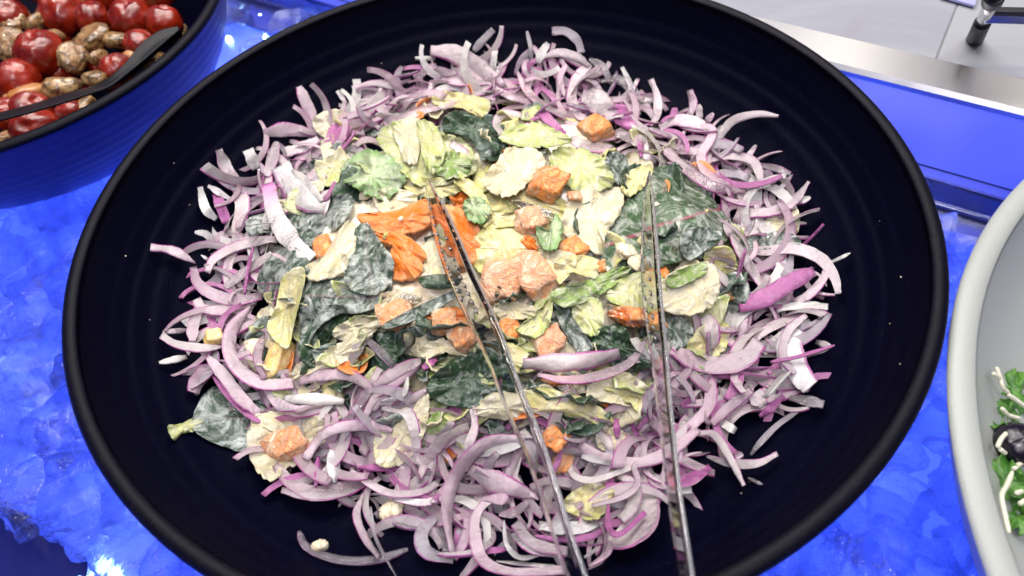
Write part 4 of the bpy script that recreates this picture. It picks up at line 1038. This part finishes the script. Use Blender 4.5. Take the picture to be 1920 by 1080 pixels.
# ------------------------------------------------------------------ small torn pieces filling the middle
def fill_leaves(count):
    rnd = random.Random(21); protos = []
    kinds = [('lettuce_cream', 'cream lettuce scrap', 'lettuce', 5), ('lettuce_yellow', 'yellow lettuce scrap', 'lettuce', 3), ('lettuce_green', 'pale green lettuce scrap', 'lettuce', 3), ('kale_milky', 'dressed kale scrap', 'kale', 3), ('kale', 'dark kale scrap', 'kale', 3), ('frill_green', 'bright green lettuce scrap', 'lettuce', 1), ('carrot_sheet', 'orange carrot shaving', 'carrot', 1)]
    for mat, d, cat, n in kinds:
        for j in range(n):
            rs = np.random.RandomState(len(protos)+50); k = rs.randint(5, 8); a = np.sort(rs.uniform(0, 6.28, k))
            a = np.linspace(0, 6.28, k, endpoint=False)+rs.uniform(-.3, .3, k); r = rs.uniform(.006, .0150, k)
            out = np.c_[np.cos(a)*r, np.sin(a)*r*rs.uniform(.5, 1)]*1000
            P, H, uv, e, Mn, rings, size = leaf_geo(out, .5, rs.uniform(-2, 3), rs.uniform(.8, 2), rs.uniform(0, 2), .5, len(protos), 30, 6)
            top = np.c_[P, H]/1000; bot = top-np.array([0, 0, .0008])
            F_ = [f_[::-1] for f_ in leaf_faces(Mn, rings, len(P))]
            me = mesh(np.concatenate([top, bot]), F_, True, np.concatenate([uv, uv]), np.tile(np.stack([e, e, e], 1), (2, 1))); me.materials.append(M[mat]); protos.append((me, d, cat))
    for i in range(count):
        j = rnd.randrange(200); s = math.sqrt(rnd.random())*1.12; c = np.array([940, 520])
        x, y = c+(ic[j]-c)*s
        me, d, cat = protos[rnd.randrange(len(protos))]
        q = onto(x, y, rnd.uniform(.001, .0095))
        o = bpy.data.objects.new({'lettuce': 'lettuce_scrap', 'kale': 'kale_scrap', 'carrot': 'carrot_shaving'}[cat], me); COL.objects.link(o); o.location = Vector(q)
        o.rotation_euler = (rnd.gauss(0, .45), rnd.gauss(0, .45), rnd.uniform(0, 6.28)); o.scale = (rnd.uniform(.8, 1.25),)*3
        tx, ty = to_px(q); piece(o, 'small '+d, tx, ty, cat, {'lettuce': LG, 'kale': KG, 'carrot': 'carrot pieces in the salad'}[cat])

# ------------------------------------------------------------------ clear tongs
m = NT('clear_acrylic')
gl = m.n('BsdfPrincipled'); gl.inputs['Base Color'].default_value = (.97, .97, .98, 1); gl.inputs['Transmission Weight'].default_value = 1; gl.inputs['Roughness'].default_value = .03; gl.inputs['IOR'].default_value = 1.42
m.t.links.new(m.bump(m.noise(40, 3), .06, .001), gl.inputs['Normal'])
M['acrylic'] = m.done(gl.outputs[0])
m = NT('acrylic_edge'); M['acrylic_edge'] = m.done(m.bsdf((.62, .63, .66), .10, m.bump(m.noise(120, 3, .6), .25, .0012), Transmission_Weight=.7, IOR=1.49, Coat_Weight=1., Coat_Roughness=.05))
def build_tongs():
    root = bpy.data.objects.new('serving_tongs', None); COL.objects.link(root); root.location = (.06, -.30, .12)
    tag(root, 'clear plastic serving tongs standing with toothed arms in the salad', 'tongs')
    z0, z1 = .083, .118
    arms = [([(803, 336), (845, 410), (893, 520), (935, 610), (975, 720), (1008, 800), (1042, 900), (1068, 990), (1098, 1080)],
             [(799, 350), (812, 430), (832, 500), (862, 570), (908, 665), (945, 760), (985, 850), (1022, 960), (1058, 1066)]),
            ([(1219, 320), (1229, 420), (1240, 560), (1250, 660), (1258, 760), (1267, 850), (1276, 930), (1288, 1010), (1299, 1085)],
             [(1212, 345), (1204, 440), (1206, 560), (1220, 660), (1233, 760), (1244, 850), (1254, 930), (1265, 1010), (1275, 1085)])]
    joint = None; ends = []
    for ai, (T, B) in enumerate(arms):
        n = 40; t = np.linspace(0, 1, n); Tc, Bc = crom(T, n), crom(B, n)
        zt = z0+(z1-z0)*t; zb = zt-.0035-.009*np.clip(t*5, 0, 1)
        top = at(Tc[:, 0], Tc[:, 1], zt); bot = at(Bc[:, 0], Bc[:, 1], zb)
        # the arms run on out of the picture and meet in a bent spring end
        d = (top[-1]-top[-6])/5; L0 = np.linalg.norm(d); k = np.arange(1, 26)
        J = np.array([.085, -.42, .20])
        tt = (k/25.)[:, None]; h = top[-1]; m0 = d/L0*.13
        side = np.array([-.010 if ai == 0 else .010, 0, 0]); E_ = J+side; m1 = np.array([0, -.10, .06])
        ext = (2*tt**3-3*tt**2+1)*h+(tt**3-2*tt**2+tt)*m0+(-2*tt**3+3*tt**2)*E_+(tt**3-tt**2)*m1
        dv = bot[-1]-top[-1]; extb = ext+dv*(1-tt)+np.array([0, 0, -.014])*tt
        top = np.vstack([top, ext]); bot = np.vstack([bot, extb]); n = len(top)
        ends.append((top[-1], bot[-1]))
        tan = np.gradient(top, axis=0); nn = np.cross(tan, bot-top); nn /= np.linalg.norm(nn, axis=1)[:, None]
        th = .0011; V = []; Fc = []; Kn = 6
        for i in range(n):
            row = [top[i]+(bot[i]-top[i])*s for s in np.linspace(.06, 1, Kn)]
            V += [p+nn[i]*th*.5 for p in row]+[p-nn[i]*th*.5 for p in row[::-1]]
        R = 2*Kn
        for i in range(n-1):
            for k_ in range(R): Fc.append((i*R+k_, (i+1)*R+k_, (i+1)*R+(k_+1) % R, i*R+(k_+1) % R))
        Fc.append(tuple(range(R))); Fc.append(tuple((n-1)*R+k_ for k_ in range(R))[::-1])
        arm = mesh_obj('arm', V, Fc, M['acrylic'], root)
        # thicker polished upper edge of the arm
        V = []; Fc = []; w = .0006
        for i in range(n):
            dn = (bot[i]-top[i])/np.linalg.norm(bot[i]-top[i]); e = .0008*min(1, .35+i/8)
            a, b = nn[i]*w*min(1, .5+i/10), dn*e
            V += [top[i]+a-b*.5, top[i]+a+b, top[i]-a+b, top[i]-a-b*.5]
        for i in range(n-1):
            for k_ in range(4): Fc.append((i*4+k_, i*4+(k_+1) % 4, (i+1)*4+(k_+1) % 4, (i+1)*4+k_))
        Fc.append((0, 3, 2, 1)); Fc.append(tuple((n-1)*4+k_ for k_ in range(4)))
        o = mesh_obj('arm_edge', V, Fc, M['acrylic_edge'], root); bev(o, .0003)
        # slanted gripping teeth along the lower half of the arm near the tip
        base = None
        for j in range(13):
            f_ = .04+.33*j/13; i = f_*40; i0 = int(i); a = top[i0]+(top[i0+1]-top[i0])*(i-i0); b = bot[i0]+(bot[i0+1]-bot[i0])*(i-i0)
            for row_, s_ in ((0, .86), (1, .52)):
                if row_ == 1 and (j < 4): continue
                p = a+(b-a)*s_+ (top[i0+1]-top[i0])*(.6*row_)
                tn = (top[i0+1]-top[i0]); tn = tn/np.linalg.norm(tn); dn = (b-a)/np.linalg.norm(b-a)
                if base is None:
                    pass
                ax = (tn*.86-dn*.5); ax /= np.linalg.norm(ax); bx = np.cross(ax, nn[i0]); Ls, Ws, Hs = .0034, .0009, .0015
                V = [p-ax*Ls, p+bx*Ws, p+ax*Ls*.8, p-bx*Ws, p+nn[i0]*Hs-ax*.2*Ls, p-nn[i0]*Hs-ax*.2*Ls]
                F_ = [(0, 1, 4), (1, 2, 4), (2, 3, 4), (3, 0, 4), (1, 0, 5), (2, 1, 5), (3, 2, 5), (0, 3, 5)]
                mesh_obj('tooth', V, F_, M['acrylic_edge'], root)
    # spring end
    (a, ab), (b, bb) = ends; V = []; Fc = []; n = 14; mid = (a+b)/2; rr = (b-a)/2; back = np.array([0, -.012, .007])
    for i in range(n):
        q = math.pi*i/(n-1); p = mid-rr*math.cos(q)+back*math.sin(q); out = (p-mid)/np.linalg.norm(p-mid)*.0012
        V += [p-out, p+out, p+out+(ab-a), p-out+(ab-a)]
    for i in range(n-1):
        for k_ in range(4): Fc.append((i*4+k_, i*4+(k_+1) % 4, (i+1)*4+(k_+1) % 4, (i+1)*4+k_))
    Fc += [(0, 3, 2, 1), tuple((n-1)*4+k_ for k_ in range(4))]
    mesh_obj('spring_bend', V, Fc, M['acrylic'], root)

# ------------------------------------------------------------------ roasted tomatoes and mushrooms
def roast_mat(name, a, b, char, camt, rough=.22):
    m = NT(name); n1 = m.noise(70, 4); n2 = m.noise(210, 6, .7, dist=1.5); n3 = m.noise(600, 3, .7)
    c = m.mix(m.ramp(n1, [(.35, 0.), (.65, 1.)]), a, b)
    c = m.mix(m.ramp(n2, [(.60-camt, 0.), (.72-camt, .9)]), c, char)
    c = m.mix(m.ramp(m.noise(340, 3, .6), [(.70, 0.), (.74, .6)]), c, (.50, .30, .16))
    return m.done(m.bsdf(c, rough, m.bump(m.math('ADD', n2, m.math('MULTIPLY', n3, .4)), .35, .0018), Coat_Weight=.8, Coat_Roughness=.07, Subsurface_Weight=.08, Subsurface_Radius=(.003, .001, .0006)))
M['tomato'] = roast_mat('tomato', (.12, .003, .001), (.34, .022, .004), (.015, .002, .002), .03)
M['mushroom'] = roast_mat('mushroom', (.26, .11, .03), (.50, .34, .15), (.04, .018, .006), .15, .35)
M['brown_onion'] = roast_mat('brown_onion', (.42, .16, .04), (.52, .26, .09), (.10, .03, .01), .04, .3)
def blob_proto(seed, kind):
    bm = bmesh.new(); bmesh.ops.create_icosphere(bm, subdivisions=4, radius=1); off = Vector((seed*2.3, seed, 3))
    for v in bm.verts:
        c = v.co
        if kind == 't':
            c = c*(1+.05*mnoise.noise(c*1.3+off)); ang = math.atan2(c.y, c.x); wr = abs(mnoise.noise(Vector((math.cos(ang)*3, math.sin(ang)*3, c.z*.9))+off))
            c = c*(1-.09*(1-min(1, wr*4))); c.z -= .16*math.exp(-((c.x**2+c.y**2)/.05))*(1 if c.z > 0 else 0)
        else:
            c = Vector((c.x*1., c.y*.82, c.z*.7)); c = c*(1+.22*mnoise.noise(c*1.6+off)+.08*mnoise.noise(c*4+off))
            if c.z > .2: c.z = .2+(c.z-.2)*.45+.12*math.sin(ang2) if False else .2+(c.z-.2)*.5+.06*mnoise.noise(c*5+off)
        v.co = c
    bmesh.ops.scale(bm, vec=(.01,)*3, verts=bm.verts)
    me = bpy.data.meshes.new('blob'); bm.to_mesh(me); bm.free(); me.polygons.foreach_set('use_smooth', [True]*len(me.polygons)); return me
def tsurf(x, y):
    r = np.hypot(x-LBC[0], y-LBC[1])/LBR*BOWL_R
    return np.maximum(bowl_in(r)*1.0, .058-.014*(r/.18)**2)
def build_tomatoes():
    T = [[blob_proto(i, 't') for i in range(5)], [blob_proto(i+9, 'm') for i in range(6)]]
    for k, me in enumerate(T[0]): me.materials.append(M['tomato'])
    for k, me in enumerate(T[1]): me.materials.append(M['mushroom'] if k < 4 else M['brown_onion'])
    n = bpy.data.objects.new
    tl = [(107, 13, 38, 'big tomato near the top edge left of the middle'), (167, 22, 28, 'tomato with white flecks behind the large browned mushroom'), (240, 23, 37, 'glossy tomato at the top middle of the bowl'), (303, 32, 32, 'darkest tomato at the far right by the bowl wall'),
          (67, 87, 41, 'biggest wrinkled tomato with pale flecks'), (257, 75, 29, 'tomato right of the browned mushrooms above the spoon'), (214, 120, 29, 'small tomato touching the spoon edge'), (24, 140, 36, 'charred tomato at the left edge of the frame'),
          (50, 196, 34, 'tomato cut by the spoon handle'), (62, 236, 44, 'large tomato between spoon handle and bowl rim'), (127, 204, 24, 'small tomato by the rim below the spoon'), (10, 20, 30, 'tomato in the upper left corner'), (190, -30, 36, 'tomato cut by the top edge'), (285, -28, 34, 'tomato past the top edge on the right'), (8, 205, 28, 'tomato piece at the left edge above the spoon handle')]
    ml = [(14, 27, 24, 'pale mushroom in the upper left corner'), (60, 33, 22, 'torn pale mushroom left of the big tomato'), (10, 72, 28, 'pale mushroom at the left edge'), (165, 60, 33, 'large browned mushroom cap in the middle'), (212, 64, 24, 'orange brown mushroom right of the large cap'),
          (130, 97, 28, 'tan mushroom below the large cap'), (110, 150, 32, 'round mushroom with dark grill stripes'), (173, 137, 26, 'pale mushroom touching the spoon edge'), (8, 250, 26, 'pale mushroom by the rim at the left edge'), (152, 190, 24, 'mushroom slice by the rim under the spoon'), (96, 60, 18, 'small dark mushroom beside the wrinkled tomato'), (180, 100, 20, 'mushroom wedged under the browned pair')]
    ol = [(48, 165, 36, 'caramel brown onion piece above the spoon handle'), (15, 185, 24, 'caramel onion strand at the left edge'), (240, 105, 16, 'brown onion shred behind the small tomato')]
    rnd = random.Random(2)
    for lst, ms, nm, cat, zz in ((tl, T[0], 'cherry_tomato', 'tomato', 1.), (ml, T[1][:4], 'mushroom', 'mushroom', .9), (ol, T[1][4:], 'onion_piece', 'onion', .6)):
        for i, (x, y, r, l) in enumerate(lst):
            q = onto(float(x), float(y), .008, tsurf); s = np.linalg.norm(q-CAM)/FPX*r*.95
            o = n(nm, ms[i % len(ms)]); COL.objects.link(o); o.location = Vector(q)-Vector((0, 0, s*.35)); s *= 100; o.scale = (s, s*rnd.uniform(.9, 1), s*.95)
            o.rotation_euler = (rnd.uniform(-.7, .7), rnd.uniform(-.7, .7), rnd.uniform(0, 6.3)); tag(o, 'roasted '+l if cat != 'mushroom' else l, cat, {'tomato': 'roasted cherry tomatoes', 'mushroom': 'browned mushrooms', 'onion': 'browned onion pieces'}[cat])
    # the rest of the bowl: under and beyond what the frame shows
    k = 0
    for i in range(44):
        a = i*2.4; r = .016*math.sqrt(i+.5); r = min(r, .125); p = LBC+np.array([math.cos(a), math.sin(a)])*r
        x, y = to_px((p[0], p[1], .05)); kind = (i*7) % 5
        inside = -20 < x < 340 and -10 < y < 260
        me = T[0][i % 5] if kind < 3 else T[1][i % 4]
        o = n('cherry_tomato' if kind < 3 else 'mushroom', me); COL.objects.link(o); s = rnd.uniform(.9, 1.15)
        z = float(tsurf(p[0], p[1])); o.location = (p[0], p[1], z-(.012 if inside else .006)); o.scale = (s,)*3; o.rotation_euler = (rnd.uniform(-1, 1), rnd.uniform(-1, 1), rnd.uniform(0, 6.3))
        tag(o, 'roasted tomato lower in the pile of the tomato bowl' if kind < 3 else 'mushroom lower in the pile of the tomato bowl', 'tomato' if kind < 3 else 'mushroom', 'roasted tomatoes deep in the pile' if kind < 3 else 'mushrooms deep in the pile')
    # black spoon leaning against the near wall of that bowl
    root = n('serving_spoon', None); COL.objects.link(root); root.location = Vector(at(150, 170, .08)); tag(root, 'black serving spoon with a broad blade resting along the near rim of the tomato bowl', 'spoon')
    m = NT('black_plastic'); M['blackp'] = m.done(m.bsdf((.006, .006, .009), .42, None, Specular_IOR_Level=.2)); M['spoon_lip'] = M['blackp']
    far = P_('-60,228 0,213 60,197 120,178 165,166 200,150 235,118 265,82 300,58 334,50'); near = P_('-60,242 0,226 60,210 120,192 168,176 206,161 245,131 279,103 310,76 336,54')
    N = 40; Fp, Np = crom(far, N), crom(near, N); t = np.linspace(0, 1, N)
    zf = .078-.004*t; zn = .0835-.001*t
    A, B = at(Fp[:, 0], Fp[:, 1], zf), at(Np[:, 0], Np[:, 1], zn)
    V = []; Fc = []; K = 7
    for i in range(N):
        for s in np.linspace(0, 1, K): V.append(A[i]+(B[i]-A[i])*s-np.array([0, 0, .006*math.sin(math.pi*s)*max(0., min(1, (t[i]-.45)*4))]))
    for i in range(N-1):
        for k in range(K-1): Fc.append((i*K+k, i*K+k+1, (i+1)*K+k+1, (i+1)*K+k))
    o = mesh_obj('blade', V, Fc, M['blackp'], root); md = o.modifiers.new('t', 'SOLIDIFY'); md.thickness = .0016; md.offset = 0; bev(o, .0005)
    h0 = (A[0]+B[0])/2; h1 = h0+(h0-(A[4]+B[4])/2)*3
    tube('handle', [h0+(h1-h0)*-.05, h0+(h1-h0)*.5, h1], [.004, .0045, .005], M['blackp'], root)

# ------------------------------------------------------------------ greens in the white bowl
def gsurf(x, y):
    r = np.hypot(x-RBC[0], y-RBC[1])/RBR*BOWL_R
    return np.maximum(bowl_in(r)*.92, .062-.060*(r/.178)**3)
def build_greens():
    m = NT('curly_green'); n1 = m.noise(140, 5, .7); n2 = m.noise(50, 3)
    c = m.mix(m.ramp(n1, [(.35, 0.), (.7, 1.)]), (.03, .14, .015), (.16, .38, .05)); c = m.mix(m.math('MULTIPLY', n2, .3), c, (.02, .09, .02))
    M['curly'] = m.done(m.bsdf(c, .4, m.bump(n1, .6, .002), Coat_Weight=.3))
    M['shred'] = (lambda m: m.done(m.bsdf((.74, .73, .58), .45, m.bump(m.noise(300), .3, .001), Subsurface_Weight=.0)))(NT('cheese'))
    M['olive'] = (lambda m: m.done(m.bsdf((.008, .006, .014), .2, m.bump(m.noise(120), .3, .001))))(NT('olive'))
    rnd = random.Random(9)
    protos = []
    for j in range(6):
        rs = np.random.RandomState(j+300); a = np.linspace(0, 6.28, 7, endpoint=False); r = rs.uniform(9, 15, 7)
        P, H, uv, e, Mn, rings, size = leaf_geo(np.c_[np.cos(a)*r, np.sin(a)*r*.8], 1.6, rs.uniform(-3, 2), 4.0, 1.5, 1., j+60, 54, 9)
        top = np.c_[P, H]/1000; me = mesh(np.concatenate([top, top-np.array([0, 0, .0007])]), [f_[::-1] for f_ in leaf_faces(Mn, rings, len(P))], True); me.materials.append(M['curly']); protos.append(me)
    vis = [(1905, 735, .8, 'curly green leaf at the upper end of the greens'), (1880, 800, .7, 'bright curly leaf left of the black olive'), (1893, 770, .6, 'small curly leaf above the black olive'), (1885, 850, .6, 'curly leaf below left of the black olive'), (1882, 900, .8, 'broad curly leaf below the olive'), (1900, 930, .8, 'curly leaf with cheese strands on it'), (1905, 970, .7, 'darker curly leaf near the lower edge of the greens'), (1915, 880, .9, 'curly leaf right beside the olive at the frame edge')]
    for x, y, s, l in vis:
        q = onto(float(x), float(y), .003, gsurf); o = bpy.data.objects.new('green_leaf', protos[rnd.randrange(6)]); COL.objects.link(o); o.location = Vector(q); o.scale = (s,)*3; o.rotation_euler = (rnd.uniform(-.8, .8), rnd.uniform(-.8, .8), rnd.uniform(0, 6.3)); tag(o, l, 'salad leaf', 'curly leaves in the white bowl')
    for i in range(110):
        a = i*2.4; r = .0145*math.sqrt(i); 
        if r > .152: break
        p = RBC+np.array([math.cos(a), math.sin(a)])*r; z = float(gsurf(p[0], p[1])); x, y = to_px((p[0], p[1], z))
        if x < 1872 or (x < 1925 and y < 700) or x > 2300 or y > 1500: continue
        o = bpy.data.objects.new('green_leaf', protos[rnd.randrange(6)]); COL.objects.link(o); o.location = (p[0], p[1], z); o.rotation_euler = (rnd.uniform(-.6, .6), rnd.uniform(-.6, .6), rnd.uniform(0, 6.3)); tag(o, 'curly green leaf heaped in the white bowl', 'salad leaf', 'curly leaves heaped in the white bowl')
    for k, (pts, l) in enumerate([('1868,688 1874,705 1880,725 1892,738', 'white cheese shred climbing the wall of the white bowl'), ('1890,740 1905,750 1925,765', 'cheese shred above the olive'), ('1878,765 1890,778 1912,785', 'cheese shred crossing the curly leaf above the olive'), ('1870,838 1878,822 1892,808', 'thick cheese shred left of the olive'),
                                  ('1898,885 1888,910 1878,930 1884,965 1892,1000', 'long cheese shred hanging down the greens'), ('1900,880 1912,870 1925,866', 'cheese shred below the olive'), ('1862,700 1878,712', 'short cheese shred on the bowl wall'), ('1905,925 1925,918', 'short cheese shred at the right frame edge'), ('1912,945 1922,938', 'stub of cheese at the frame edge'), ('1875,842 1885,850', 'stub of cheese under the thick shred')]):
        pp = P_(pts); n = 14; c = crom(pp, n); q = onto(c[:, 0], c[:, 1], np.full(n, .0085), gsurf)
        o = tube('cheese_shred', list(q), [.0010*(1 if 0 < i < n-1 else .7) for i in range(n)], M['shred'], None, 8); tag(o, l, 'cheese', 'cheese shreds on the greens')
    q = onto(1908., 832., .008, gsurf); bm = bmesh.new(); bmesh.ops.create_uvsphere(bm, u_segments=24, v_segments=16, radius=.0095)
    for v in bm.verts: v.co.z *= .8; v.co *= 1+.06*mnoise.noise(v.co*200)
    me = bpy.data.meshes.new('olive'); bm.to_mesh(me); bm.free(); me.polygons.foreach_set('use_smooth', [True]*len(me.polygons)); me.materials.append(M['olive'])
    o = bpy.data.objects.new('olive', me); COL.objects.link(o); o.location = Vector(q); tag(o, 'shiny black olive among the greens', 'olive')

def crumbs():
    rs = np.random.RandomState(4); V = []; F_ = []; n = 0
    px = [(326, 306), (343, 381), (355, 384), (235, 480), (250, 600), (300, 790), (525, 1000), (1570, 380), (1625, 357), (1650, 415), (1480, 320), (1450, 850), (1405, 905), (1500, 980), (290, 420), (1690, 520), (1600, 700), (410, 900), (700, 90), (560, 130)]
    px += [(rs.uniform(180, 1720), rs.uniform(60, 1060)) for _ in range(60)]
    for x, y in px:
        q = onto(x, y, .0, lambda a, b: bowl_in(np.hypot(a, b)))
        if mass(q[0], q[1]) > bowl_in(np.hypot(q[0], q[1])): continue
        if np.hypot(q[0], q[1]) > .2: continue
        s = rs.uniform(.0002, .0006)
        for c in ((1, 0, 0), (-1, .3, 0), (0, 1.4, 0), (.2, -1, 0), (0, 0, .8), (0, 0, -.8)): V.append(q+np.array(c)*s)
        F_ += [tuple(n+k for k in f) for f in ((0, 2, 4), (2, 1, 4), (1, 3, 4), (3, 0, 4), (2, 0, 5), (1, 2, 5), (3, 1, 5), (0, 3, 5))]; n += 6
    tag(mesh_obj('crumbs', V, F_, M['cream_chunk'], smooth=False), 'tiny pale crumbs and specks scattered on the bare black bowl', 'crumbs', None, 'stuff')
import time as _t
_t0 = _t.time()
salad_mass(); cream_pool(); crumbs(); build_onions(); build_leaves(); build_chunks(); fill_onions(800, 112); fill_leaves(280)
build_tongs(); build_tomatoes(); build_greens(); flush()
print('built', round(_t.time()-_t0, 1))
